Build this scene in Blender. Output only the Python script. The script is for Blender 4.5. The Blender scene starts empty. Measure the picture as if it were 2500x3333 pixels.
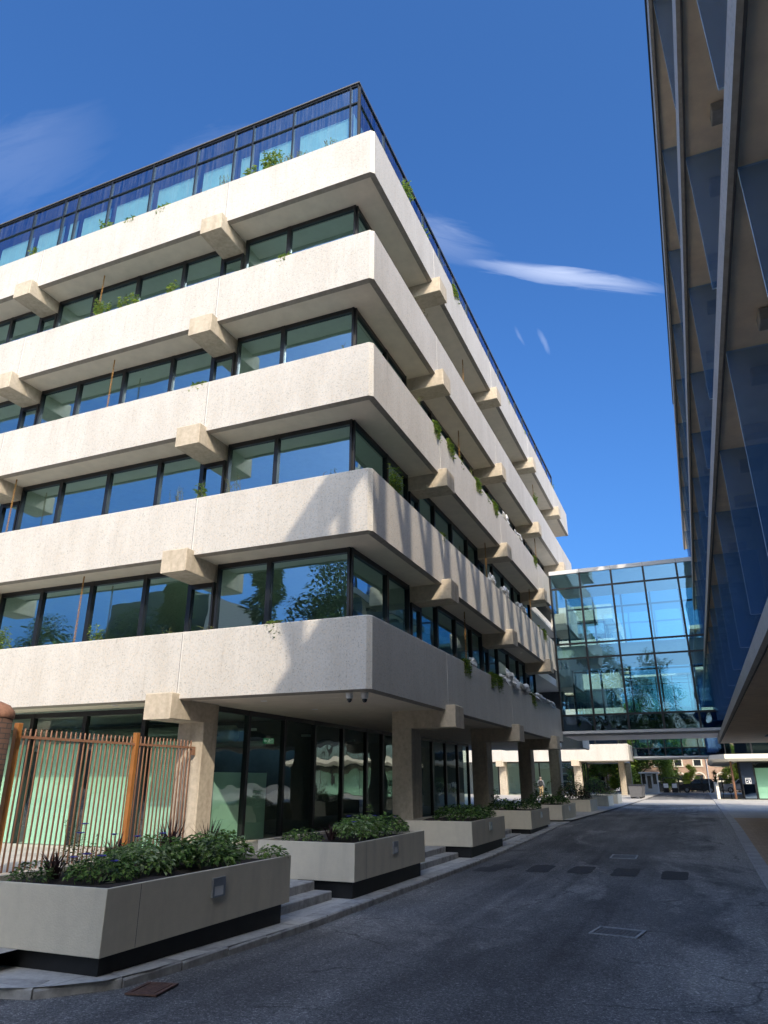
import bpy, bmesh, math, random
from mathutils import Vector, Matrix
R = math.radians
C = bpy.context.scene.collection
rnd = random.Random(7)

# ------------------------------------------------------------------ materials
def newmat(name):
    m = bpy.data.materials.new(name); m.use_nodes = True
    nt = m.node_tree; nt.nodes.clear()
    out = nt.nodes.new('ShaderNodeOutputMaterial')
    return m, nt, out
def N(nt, t, **kw):
    n = nt.nodes.new(t)
    for k, v in kw.items():
        if k in n.inputs: n.inputs[k].default_value = v
        else: setattr(n, k, v)
    return n
def rgb(c): return (c[0], c[1], c[2], 1)
def ramp(nt, stops, interp='LINEAR'):
    r = nt.nodes.new('ShaderNodeValToRGB'); e = r.color_ramp.elements
    r.color_ramp.interpolation = interp
    e[0].position, e[0].color = stops[0][0], rgb(stops[0][1])
    e[1].position, e[1].color = stops[1][0], rgb(stops[1][1])
    for p, c in stops[2:]:
        x = e.new(p); x.color = rgb(c)
    return r
def pos(nt):
    return nt.nodes.new('ShaderNodeNewGeometry').outputs['Position']

def plain(name, col, rough=.6, metal=0, var=.12, scale=6, bump=0, bscale=60, spec=.4):
    m, nt, out = newmat(name)
    b = N(nt, 'ShaderNodeBsdfPrincipled', Roughness=rough, Metallic=metal)
    b.inputs['Specular IOR Level'].default_value = spec
    p = pos(nt)
    n = N(nt, 'ShaderNodeTexNoise', Scale=scale, Detail=6.0, Roughness=.6); nt.links.new(p, n.inputs['Vector'])
    lo = [c*(1-var) for c in col]; hi = [min(1, c*(1+var)) for c in col]
    r = ramp(nt, [(.3, lo), (.7, hi)]); nt.links.new(n.outputs['Fac'], r.inputs['Fac'])
    nt.links.new(r.outputs['Color'], b.inputs['Base Color'])
    if bump:
        n2 = N(nt, 'ShaderNodeTexNoise', Scale=bscale, Detail=4.0); nt.links.new(p, n2.inputs['Vector'])
        bp = N(nt, 'ShaderNodeBump', Strength=bump, Distance=.01); nt.links.new(n2.outputs['Fac'], bp.inputs['Height'])
        nt.links.new(bp.outputs['Normal'], b.inputs['Normal'])
    nt.links.new(b.outputs['BSDF'], out.inputs['Surface'])
    return m

def lit(name, col, e):
    m, nt, out = newmat(name)
    b = N(nt, 'ShaderNodeBsdfPrincipled', Roughness=.4); b.inputs['Base Color'].default_value = rgb(col)
    b.inputs['Emission Color'].default_value = rgb(col); b.inputs['Emission Strength'].default_value = e
    nt.links.new(b.outputs['BSDF'], out.inputs['Surface']); return m

def mosaic(name, base, dark, warm, cell=.026):
    m, nt, out = newmat(name)
    b = N(nt, 'ShaderNodeBsdfPrincipled', Roughness=.55)
    p = pos(nt)
    add = N(nt, 'ShaderNodeVectorMath', operation='ADD'); add.inputs[1].default_value = (.0131, .0117, .0093)
    nt.links.new(p, add.inputs[0])
    v = N(nt, 'ShaderNodeTexVoronoi', distance='CHEBYCHEV', Scale=1/cell, Randomness=0.0)
    nt.links.new(add.outputs[0], v.inputs['Vector'])
    sep = nt.nodes.new('ShaderNodeSeparateColor'); nt.links.new(v.outputs['Color'], sep.inputs[0])
    r = ramp(nt, [(0, dark), (.022, dark), (.035, [a*.86 for a in base]), (.35, base), (.75, [min(1, a*1.05) for a in base]), (.93, warm)])
    nt.links.new(sep.outputs[0], r.inputs['Fac'])
    # large soft weathering
    n = N(nt, 'ShaderNodeTexNoise', Scale=.55, Detail=5.0, Roughness=.6)
    mp = nt.nodes.new('ShaderNodeMapping'); mp.inputs['Scale'].default_value = (2.2, 2.2, .7)
    nt.links.new(p, mp.inputs['Vector']); nt.links.new(mp.outputs[0], n.inputs['Vector'])
    r2 = ramp(nt, [(.36, (.90, .89, .875)), (.6, (1.0, 1.0, 1.0))]); nt.links.new(n.outputs['Fac'], r2.inputs['Fac'])
    mx = N(nt, 'ShaderNodeMix', data_type='RGBA', blend_type='MULTIPLY'); mx.inputs[0].default_value = 1
    nt.links.new(r.outputs['Color'], mx.inputs[6]); nt.links.new(r2.outputs['Color'], mx.inputs[7])
    mq = nt.nodes.new('ShaderNodeMapping'); mq.inputs['Scale'].default_value = (11, 11, .55); nt.links.new(p, mq.inputs['Vector'])
    nq = N(nt, 'ShaderNodeTexNoise', Scale=1.0, Detail=5.0, Roughness=.65); nt.links.new(mq.outputs[0], nq.inputs['Vector'])
    rq = ramp(nt, [(.54, (1, 1, 1)), (.72, (.88, .86, .84))]); nt.links.new(nq.outputs['Fac'], rq.inputs['Fac'])
    mz = N(nt, 'ShaderNodeMix', data_type='RGBA', blend_type='MULTIPLY'); mz.inputs[0].default_value = 1
    nt.links.new(mx.outputs[2], mz.inputs[6]); nt.links.new(rq.outputs['Color'], mz.inputs[7])
    nt.links.new(mz.outputs[2], b.inputs['Base Color'])
    bp = N(nt, 'ShaderNodeBump', Strength=.25, Distance=.004)
    nt.links.new(v.outputs['Distance'], bp.inputs['Height']); bp.invert = True
    nt.links.new(bp.outputs['Normal'], b.inputs['Normal'])
    nt.links.new(b.outputs['BSDF'], out.inputs['Surface'])
    return m

def concrete(name, col, var=.2, stain=(.2, .16, .11), amt=.35, vert=True):
    m, nt, out = newmat(name)
    b = N(nt, 'ShaderNodeBsdfPrincipled', Roughness=.85)
    p = pos(nt)
    n = N(nt, 'ShaderNodeTexNoise', Scale=9.0, Detail=8.0, Roughness=.65); nt.links.new(p, n.inputs['Vector'])
    r = ramp(nt, [(.3, [c*(1-var) for c in col]), (.7, [c*(1+var*.6) for c in col])]); nt.links.new(n.outputs['Fac'], r.inputs['Fac'])
    mp = nt.nodes.new('ShaderNodeMapping'); mp.inputs['Scale'].default_value = (4, 4, .6 if vert else 4)
    nt.links.new(p, mp.inputs['Vector'])
    n2 = N(nt, 'ShaderNodeTexNoise', Scale=1.0, Detail=5.0); nt.links.new(mp.outputs[0], n2.inputs['Vector'])
    r2 = ramp(nt, [(.5, (0, 0, 0)), (.75, (amt, amt, amt))]); nt.links.new(n2.outputs['Fac'], r2.inputs['Fac'])
    mx = N(nt, 'ShaderNodeMix', data_type='RGBA'); nt.links.new(r2.outputs['Color'], mx.inputs[0])
    nt.links.new(r.outputs['Color'], mx.inputs[6]); mx.inputs[7].default_value = rgb(stain)
    nt.links.new(mx.outputs[2], b.inputs['Base Color'])
    n3 = N(nt, 'ShaderNodeTexNoise', Scale=70.0, Detail=3.0); nt.links.new(p, n3.inputs['Vector'])
    bp = N(nt, 'ShaderNodeBump', Strength=.35, Distance=.01); nt.links.new(n3.outputs['Fac'], bp.inputs['Height'])
    nt.links.new(bp.outputs['Normal'], b.inputs['Normal'])
    nt.links.new(b.outputs['BSDF'], out.inputs['Surface'])
    return m

def glass(name, tint, refl, gcol=(1, 1, 1), wobble=.02, streak=False, ior=1.5, frit=None):
    m, nt, out = newmat(name)
    tr = N(nt, 'ShaderNodeBsdfTransparent', Color=rgb(tint))
    gl = N(nt, 'ShaderNodeBsdfGlossy', Color=rgb(gcol), Roughness=0.0)
    f = nt.nodes.new('ShaderNodeFresnel'); ge = nt.nodes.new('ShaderNodeNewGeometry')
    im = N(nt, 'ShaderNodeMapRange'); im.inputs['To Min'].default_value = ior; im.inputs['To Max'].default_value = 1/ior   # same sheet from both sides
    nt.links.new(ge.outputs['Backfacing'], im.inputs['Value']); nt.links.new(im.outputs[0], f.inputs['IOR'])
    mr = N(nt, 'ShaderNodeMapRange'); mr.inputs['From Min'].default_value = .04; mr.inputs['From Max'].default_value = 1
    mr.inputs['To Min'].default_value = refl; mr.inputs['To Max'].default_value = 1
    nt.links.new(f.outputs[0], mr.inputs['Value'])
    mx = nt.nodes.new('ShaderNodeMixShader')
    nt.links.new(mr.outputs[0], mx.inputs[0]); nt.links.new(tr.outputs[0], mx.inputs[1]); nt.links.new(gl.outputs[0], mx.inputs[2])
    if wobble:
        n = N(nt, 'ShaderNodeTexNoise', Scale=.9, Detail=1.0); nt.links.new(pos(nt), n.inputs['Vector'])
        bp = N(nt, 'ShaderNodeBump', Strength=wobble, Distance=.25); nt.links.new(n.outputs['Fac'], bp.inputs['Height'])
        nt.links.new(bp.outputs['Normal'], gl.inputs['Normal'])
    last = mx
    if frit:
        df = N(nt, 'ShaderNodeBsdfDiffuse', Color=rgb(frit[1])); m2 = nt.nodes.new('ShaderNodeMixShader'); m2.inputs[0].default_value = frit[0]
        nt.links.new(mx.outputs[0], m2.inputs[1]); nt.links.new(df.outputs[0], m2.inputs[2]); last = m2
    if streak:
        df = N(nt, 'ShaderNodeBsdfDiffuse', Color=(.42, .45, .5, 1))
        mp = nt.nodes.new('ShaderNodeMapping'); mp.inputs['Scale'].default_value = (22, 22, .5)
        nt.links.new(pos(nt), mp.inputs['Vector'])
        n = N(nt, 'ShaderNodeTexNoise', Scale=1.0, Detail=6.0, Roughness=.7); nt.links.new(mp.outputs[0], n.inputs['Vector'])
        r = ramp(nt, [(.45, (0, 0, 0)), (.72, (.16, .16, .17))]); nt.links.new(n.outputs['Fac'], r.inputs['Fac'])
        m2 = nt.nodes.new('ShaderNodeMixShader')
        nt.links.new(r.outputs['Color'], m2.inputs[0]); nt.links.new(mx.outputs[0], m2.inputs[1]); nt.links.new(df.outputs[0], m2.inputs[2])
        last = m2
    nt.links.new(last.outputs[0], out.inputs['Surface'])
    return m

def leafmat(name, col, var=.35):
    m, nt, out = newmat(name)
    p = pos(nt)
    n = N(nt, 'ShaderNodeTexNoise', Scale=7.0, Detail=3.0); nt.links.new(p, n.inputs['Vector'])
    r = ramp(nt, [(.3, [c*(1-var) for c in col]), (.7, [c*(1+var) for c in col])]); nt.links.new(n.outputs['Fac'], r.inputs['Fac'])
    d = N(nt, 'ShaderNodeBsdfPrincipled', Roughness=.5); d.inputs['Specular IOR Level'].default_value = .3
    t = nt.nodes.new('ShaderNodeBsdfTranslucent')
    nt.links.new(r.outputs['Color'], d.inputs['Base Color']); nt.links.new(r.outputs['Color'], t.inputs['Color'])
    mx = nt.nodes.new('ShaderNodeMixShader'); mx.inputs[0].default_value = .35
    nt.links.new(d.outputs[0], mx.inputs[1]); nt.links.new(t.outputs[0], mx.inputs[2])
    nt.links.new(mx.outputs[0], out.inputs['Surface'])
    return m

def brickmat(name, c1, c2, mortar, bw=.22, bh=.075):
    m, nt, out = newmat(name)
    b = N(nt, 'ShaderNodeBsdfPrincipled', Roughness=.9)
    tc = nt.nodes.new('ShaderNodeTexCoord')
    sx = nt.nodes.new('ShaderNodeSeparateXYZ'); nt.links.new(pos(nt), sx.inputs[0])
    ad = N(nt, 'ShaderNodeMath', operation='ADD'); nt.links.new(sx.outputs[0], ad.inputs[0]); nt.links.new(sx.outputs[1], ad.inputs[1])
    cx = nt.nodes.new('ShaderNodeCombineXYZ'); nt.links.new(ad.outputs[0], cx.inputs[0]); nt.links.new(sx.outputs[2], cx.inputs[1])
    br = N(nt, 'ShaderNodeTexBrick', Color1=rgb(c1), Color2=rgb(c2), Mortar=rgb(mortar), Scale=1.0)
    br.inputs['Brick Width'].default_value = bw; br.inputs['Row Height'].default_value = bh; br.inputs['Mortar Size'].default_value = .008
    nt.links.new(cx.outputs[0], br.inputs['Vector'])
    nt.links.new(br.outputs['Color'], b.inputs['Base Color'])
    bp = N(nt, 'ShaderNodeBump', Strength=.6, Distance=.01); bp.invert = True
    nt.links.new(br.outputs['Fac'], bp.inputs['Height']); nt.links.new(bp.outputs['Normal'], b.inputs['Normal'])
    nt.links.new(b.outputs['BSDF'], out.inputs['Surface'])
    return m

def asphaltmat():
    m, nt, out = newmat('asphalt')
    b = N(nt, 'ShaderNodeBsdfPrincipled', Roughness=.82); b.inputs['Specular IOR Level'].default_value = .35
    p = pos(nt)
    n1 = N(nt, 'ShaderNodeTexNoise', Scale=95.0, Detail=3.0, Roughness=.7)
    n2 = N(nt, 'ShaderNodeTexNoise', Scale=.55, Detail=8.0, Roughness=.62)
    nd = N(nt, 'ShaderNodeTexNoise', Scale=.33, Detail=9.0, Roughness=.7, Distortion=.7)
    mp = nt.nodes.new('ShaderNodeMapping'); mp.inputs['Scale'].default_value = (1.0, .38, 1); mp.inputs['Location'].default_value = (3.1, 1.7, 0)
    nt.links.new(p, n1.inputs['Vector']); nt.links.new(p, mp.inputs['Vector'])
    nt.links.new(mp.outputs[0], n2.inputs['Vector']); nt.links.new(mp.outputs[0], nd.inputs['Vector'])
    r1 = ramp(nt, [(.3, (.055, .056, .058)), (.5, (.125, .126, .128)), (.7, (.27, .27, .265))]); nt.links.new(n1.outputs['Fac'], r1.inputs['Fac'])
    r2 = ramp(nt, [(.36, (.60, .60, .61)), (.64, (1.5, 1.48, 1.45))]); nt.links.new(n2.outputs['Fac'], r2.inputs['Fac'])
    mx = N(nt, 'ShaderNodeMix', data_type='RGBA', blend_type='MULTIPLY'); mx.inputs[0].default_value = 1
    nt.links.new(r1.outputs['Color'], mx.inputs[6]); nt.links.new(r2.outputs['Color'], mx.inputs[7])
    # pale dusty scuffs, more of them near the right-hand edge
    sx = nt.nodes.new('ShaderNodeSeparateXYZ'); nt.links.new(p, sx.inputs[0])
    ed = N(nt, 'ShaderNodeMapRange'); ed.inputs['From Min'].default_value = -1.6; ed.inputs['From Max'].default_value = .8
    ed.inputs['To Min'].default_value = 0; ed.inputs['To Max'].default_value = .14
    nt.links.new(sx.outputs[0], ed.inputs['Value'])
    ad = N(nt, 'ShaderNodeMath', operation='ADD'); nt.links.new(nd.outputs['Fac'], ad.inputs[0]); nt.links.new(ed.outputs[0], ad.inputs[1])
    r3 = ramp(nt, [(.545, (0, 0, 0)), (.64, (.7, .7, .7))]); nt.links.new(ad.outputs[0], r3.inputs['Fac'])
    m2 = N(nt, 'ShaderNodeMix', data_type='RGBA'); nt.links.new(r3.outputs['Color'], m2.inputs[0])
    nt.links.new(mx.outputs[2], m2.inputs[6]); m2.inputs[7].default_value = (.36, .35, .33, 1)
    # tyre marks, long thin darker bands along the road
    mp2 = nt.nodes.new('ShaderNodeMapping'); mp2.inputs['Scale'].default_value = (2.6, .05, 1)
    nt.links.new(p, mp2.inputs['Vector'])
    n4 = N(nt, 'ShaderNodeTexNoise', Scale=1.0, Detail=4.0, Distortion=.3); nt.links.new(mp2.outputs[0], n4.inputs['Vector'])
    r4 = ramp(nt, [(.35, (.72, .72, .73)), (.55, (1, 1, 1))]); nt.links.new(n4.outputs['Fac'], r4.inputs['Fac'])
    m3 = N(nt, 'ShaderNodeMix', data_type='RGBA', blend_type='MULTIPLY'); m3.inputs[0].default_value = 1
    nt.links.new(m2.outputs[2], m3.inputs[6]); nt.links.new(r4.outputs['Color'], m3.inputs[7])
    vw = N(nt, 'ShaderNodeTexNoise', Scale=2.2, Detail=4.0); nt.links.new(p, vw.inputs['Vector'])
    va = N(nt, 'ShaderNodeVectorMath', operation='MULTIPLY_ADD'); nt.links.new(vw.outputs['Color'], va.inputs[0]); va.inputs[1].default_value = (.5, .5, 0); nt.links.new(p, va.inputs[2])
    vo = N(nt, 'ShaderNodeTexVoronoi', feature='DISTANCE_TO_EDGE', Scale=.42); nt.links.new(va.outputs[0], vo.inputs['Vector'])
    r5 = ramp(nt, [(.0, (.42, .42, .42)), (.011, (1, 1, 1))]); nt.links.new(vo.outputs['Distance'], r5.inputs['Fac'])
    cm = ramp(nt, [(.5, (0, 0, 0)), (.56, (1, 1, 1))]); nt.links.new(n2.outputs['Fac'], cm.inputs['Fac'])
    m4 = N(nt, 'ShaderNodeMix', data_type='RGBA', blend_type='MULTIPLY'); nt.links.new(cm.outputs['Color'], m4.inputs[0])
    nt.links.new(m3.outputs[2], m4.inputs[6]); nt.links.new(r5.outputs['Color'], m4.inputs[7])
    ng = N(nt, 'ShaderNodeTexNoise', Scale=26.0, Detail=6.0, Roughness=.75); nt.links.new(p, ng.inputs['Vector'])
    r6 = ramp(nt, [(.36, (.66, .66, .67)), (.5, (1, 1, 1)), (.66, (1.5, 1.48, 1.45))]); nt.links.new(ng.outputs['Fac'], r6.inputs['Fac'])
    vg = N(nt, 'ShaderNodeTexVoronoi', Scale=70.0); nt.links.new(p, vg.inputs['Vector'])
    sg = nt.nodes.new('ShaderNodeSeparateColor'); nt.links.new(vg.outputs['Color'], sg.inputs[0])
    r7 = ramp(nt, [(.0, (.7, .7, .7)), (.5, (.95, .95, .95)), (.86, (1.1, 1.1, 1.1)), (.93, (1.9, 1.87, 1.82))]); nt.links.new(sg.outputs[0], r7.inputs['Fac'])
    m5 = N(nt, 'ShaderNodeMix', data_type='RGBA', blend_type='MULTIPLY'); m5.inputs[0].default_value = 1
    nt.links.new(m4.outputs[2], m5.inputs[6]); nt.links.new(r6.outputs['Color'], m5.inputs[7])
    m6 = N(nt, 'ShaderNodeMix', data_type='RGBA', blend_type='MULTIPLY'); m6.inputs[0].default_value = 1
    nt.links.new(m5.outputs[2], m6.inputs[6]); nt.links.new(r7.outputs['Color'], m6.inputs[7])
    nt.links.new(m6.outputs[2], b.inputs['Base Color'])
    bp = N(nt, 'ShaderNodeBump', Strength=.7, Distance=.008); nt.links.new(n1.outputs['Fac'], bp.inputs['Height'])
    nt.links.new(bp.outputs['Normal'], b.inputs['Normal'])
    nt.links.new(b.outputs['BSDF'], out.inputs['Surface'])
    return m

def slabmat(name, col, w, h, mortar=.55, off=.5, var=.16):
    m, nt, out = newmat(name)
    b = N(nt, 'ShaderNodeBsdfPrincipled', Roughness=.85)
    p = pos(nt)
    br = N(nt, 'ShaderNodeTexBrick', Scale=1.0, offset=off)
    br.inputs['Color1'].default_value = rgb([c*(1-var) for c in col]); br.inputs['Color2'].default_value = rgb([c*(1+var*.5) for c in col])
    br.inputs['Mortar'].default_value = rgb([c*mortar for c in col])
    br.inputs['Brick Width'].default_value = w; br.inputs['Row Height'].default_value = h; br.inputs['Mortar Size'].default_value = .006
    nt.links.new(p, br.inputs['Vector'])
    n = N(nt, 'ShaderNodeTexNoise', Scale=14.0, Detail=8.0, Roughness=.7); nt.links.new(p, n.inputs['Vector'])
    r = ramp(nt, [(.3, (.72, .72, .72)), (.7, (1.12, 1.12, 1.12))]); nt.links.new(n.outputs['Fac'], r.inputs['Fac'])
    mx = N(nt, 'ShaderNodeMix', data_type='RGBA', blend_type='MULTIPLY'); mx.inputs[0].default_value = 1
    nt.links.new(br.outputs['Color'], mx.inputs[6]); nt.links.new(r.outputs['Color'], mx.inputs[7])
    nt.links.new(mx.outputs[2], b.inputs['Base Color'])
    bp = N(nt, 'ShaderNodeBump', Strength=.3, Distance=.01); nt.links.new(n.outputs['Fac'], bp.inputs['Height'])
    nt.links.new(bp.outputs['Normal'], b.inputs['Normal'])
    nt.links.new(b.outputs['BSDF'], out.inputs['Surface'])
    return m

M = dict(
    mosaic=mosaic('cream_mosaic', (.535, .512, .47), (.38, .37, .33), (.56, .50, .42)),
    soffit=plain('soffit_render', (.70, .62, .51), .85, var=.07, scale=2.5, bump=.15, bscale=40),
    soffit2=plain('brown_soffit', (.92, .69, .46), .85, var=.12, scale=2.5, bump=.2, bscale=40),
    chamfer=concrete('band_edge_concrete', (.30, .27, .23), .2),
    beam=concrete('exposed_concrete', (.50, .43, .33), .2, (.24, .19, .12), .4),
    column=concrete('column_concrete', (.48, .42, .33), .22, (.18, .14, .10), .5),
    joint=plain('joint_lit_edge', (.62, .6, .56), .7), jdark=plain('joint_shadow_gap', (.12, .11, .10), .8),
    frame=plain('black_aluminium', (.012, .013, .015), .35, spec=.5),
    glass=glass('tinted_window_glass', (.56, .76, .62), .42, (.56, .80, 1.0)),
    gglass=glass('shopfront_glass', (.76, .93, .83), .12, (.9, 1, .98), wobble=.05),
    pglass=glass('rooftop_glass', (.60, .80, .84), .32, (.34, .60, .98), streak=True, wobble=.01),
    bglass=glass('bridge_glass', (.58, .80, .80), .30, (.34, .66, .95), wobble=.018),
    spandrel=glass('dark_spandrel_glass', (.02, .03, .05), .22, (.5, .75, 1.0), wobble=.14),
    finglass=glass('fin_glass', (.66, .76, .86), .26, (.62, .80, 1.0), wobble=0, frit=(.20, (.19, .36, .60))),
    finedge=plain('polished_glass_edge', (.62, .72, .76), .25),
    dglass=glass('dark_blue_glass', (.16, .26, .40), .36, (.62, .82, 1.0), wobble=.02),
    ceiling=plain('white_ceiling', (.70, .70, .68), .9, var=.05),
    wall=plain('interior_plaster', (.62, .64, .60), .9, var=.05),
    blind=plain('pale_fabric_blind', (.50, .66, .58), .9, var=.05, scale=1.5),
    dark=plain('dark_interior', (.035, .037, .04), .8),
    duct=plain('galvanised_duct', (.5, .52, .5), .35, .7),
    white=plain('white_metal_panel', (.74, .74, .74), .4, var=.04),
    whitepl=plain('white_plastic', (.78, .78, .77), .35, var=.03),
    planter=concrete('stone_grey_planter_finish', (.68, .61, .475), .05, (.44, .40, .32), .4),
    black=plain('black_plinth', (.012, .012, .013), .55, var=.4, scale=4),
    steel=plain('brushed_steel', (.45, .47, .5), .35, .8),
    soil=plain('dark_soil', (.035, .026, .02), .95, var=.5, scale=25, bump=1, bscale=60),
    rust=plain('bronze_painted_steel', (.30, .125, .035), .38, var=.12, scale=3),
    rustd=plain('brown_painted_rail', (.27, .14, .085), .45, var=.15, scale=3),
    chain=plain('rusty_chain', (.36, .20, .06), .7, var=.4, scale=20),
    brick=brickmat('dark_pier_brick', (.060, .034, .024), (.095, .05, .032), (.025, .022, .02), .24, .085),
    cap=concrete('weathered_cap', (.26, .13, .08), .4, (.12, .09, .07), .6, False),
    hbrick=brickmat('house_brick', (.36, .22, .15), (.44, .29, .20), (.42, .36, .30)),
    slate=plain('roof_slate', (.10, .10, .11), .7, var=.3),
    cream=plain('cream_paint', (.72, .67, .56), .6, var=.05),
    terracotta=plain('terracotta', (.42, .15, .07), .8),
    asphalt=asphaltmat(),
    patch=plain('fresh_tar_patch', (.045, .045, .048), .75, var=.4, scale=30, bump=.8, bscale=120),
    pave=slabmat('granite_paving', (.52, .51, .48), .9, .6),
    plaza=slabmat('pale_plaza_paving', (.50, .47, .42), 1.2, .6, .75),
    kerb=concrete('granite_kerb', (.40, .39, .37), .35, (.10, .10, .095), .6, False),
    brickpave=slabmat('brown_brick_paving', (.46, .33, .21), .22, .11, .7),
    sidepave=slabmat('grey_side_paving', (.42, .41, .40), .6, .4, .7),
    rustiron=plain('rusty_cast_iron', (.15, .085, .065), .8, .2, var=.4, scale=25, bump=.5, bscale=90),
    wornsteel=plain('worn_steel_rim', (.33, .33, .34), .55, .3, var=.3, scale=20),
    iron=plain('cast_iron', (.15, .15, .155), .6, .3, var=.4, scale=30, bump=.5, bscale=90),
    earth=plain('ground_earth', (.24, .22, .19), .95, var=.3, scale=.2),
    blackpaint=plain('black_paint', (.015, .015, .017), .25, spec=.6),
    silver=plain('silver_car_paint', (.35, .36, .38), .3, .5),
    rubber=plain('tyre_rubber', (.02, .02, .02), .85),
    carglass=plain('car_window', (.02, .024, .028), .08, spec=.8),
    red=plain('red_lamp_lens', (.5, .01, .012), .25),
    skin=plain('skin', (.50, .30, .22), .6, var=.05), jacket=plain('grey_jacket', (.16, .17, .18), .9),
    khaki=plain('khaki_cloth', (.34, .25, .13), .9), hair=plain('grey_hair', (.22, .17, .13), .9), pack=plain('black_nylon', (.02, .02, .022), .7),
    plastic=plain('white_plastic_sheet', (.72, .72, .71), .45, var=.05),
    bark=plain('tree_bark', (.10, .075, .05), .95, var=.35, scale=8, bump=.8, bscale=25),
    stem=plain('plant_stem', (.14, .15, .06), .8),
    leafA=leafmat('leaf_mid_green', (.12, .215, .05)), leafB=leafmat('leaf_light_green', (.22, .34, .085)),
    leafC=leafmat('leaf_dark_green', (.03, .065, .018)), leafY=leafmat('leaf_yellow_green', (.32, .40, .06)),
    leafP=leafmat('leaf_purple', (.06, .032, .030)), leafD=leafmat('leaf_dry', (.26, .20, .11)),
    leafV=leafmat('leaf_variegated', (.36, .44, .22)), conif=leafmat('conifer_needles', (.025, .05, .02)),
    flower=leafmat('blue_petal', (.13, .11, .52), .1), pink=leafmat('pink_petal', (.45, .16, .14)),
    signgreen=lit('exit_sign_green', (.02, .30, .12), .10), signlit=lit('exit_sign_white', (.8, .85, .8), .12), signwhite=plain('sign_white', (.8, .8, .8), .4),
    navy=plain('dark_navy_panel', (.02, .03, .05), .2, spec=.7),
    darkblock=plain('dark_facade', (.10, .10, .105), .7),
)

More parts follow.
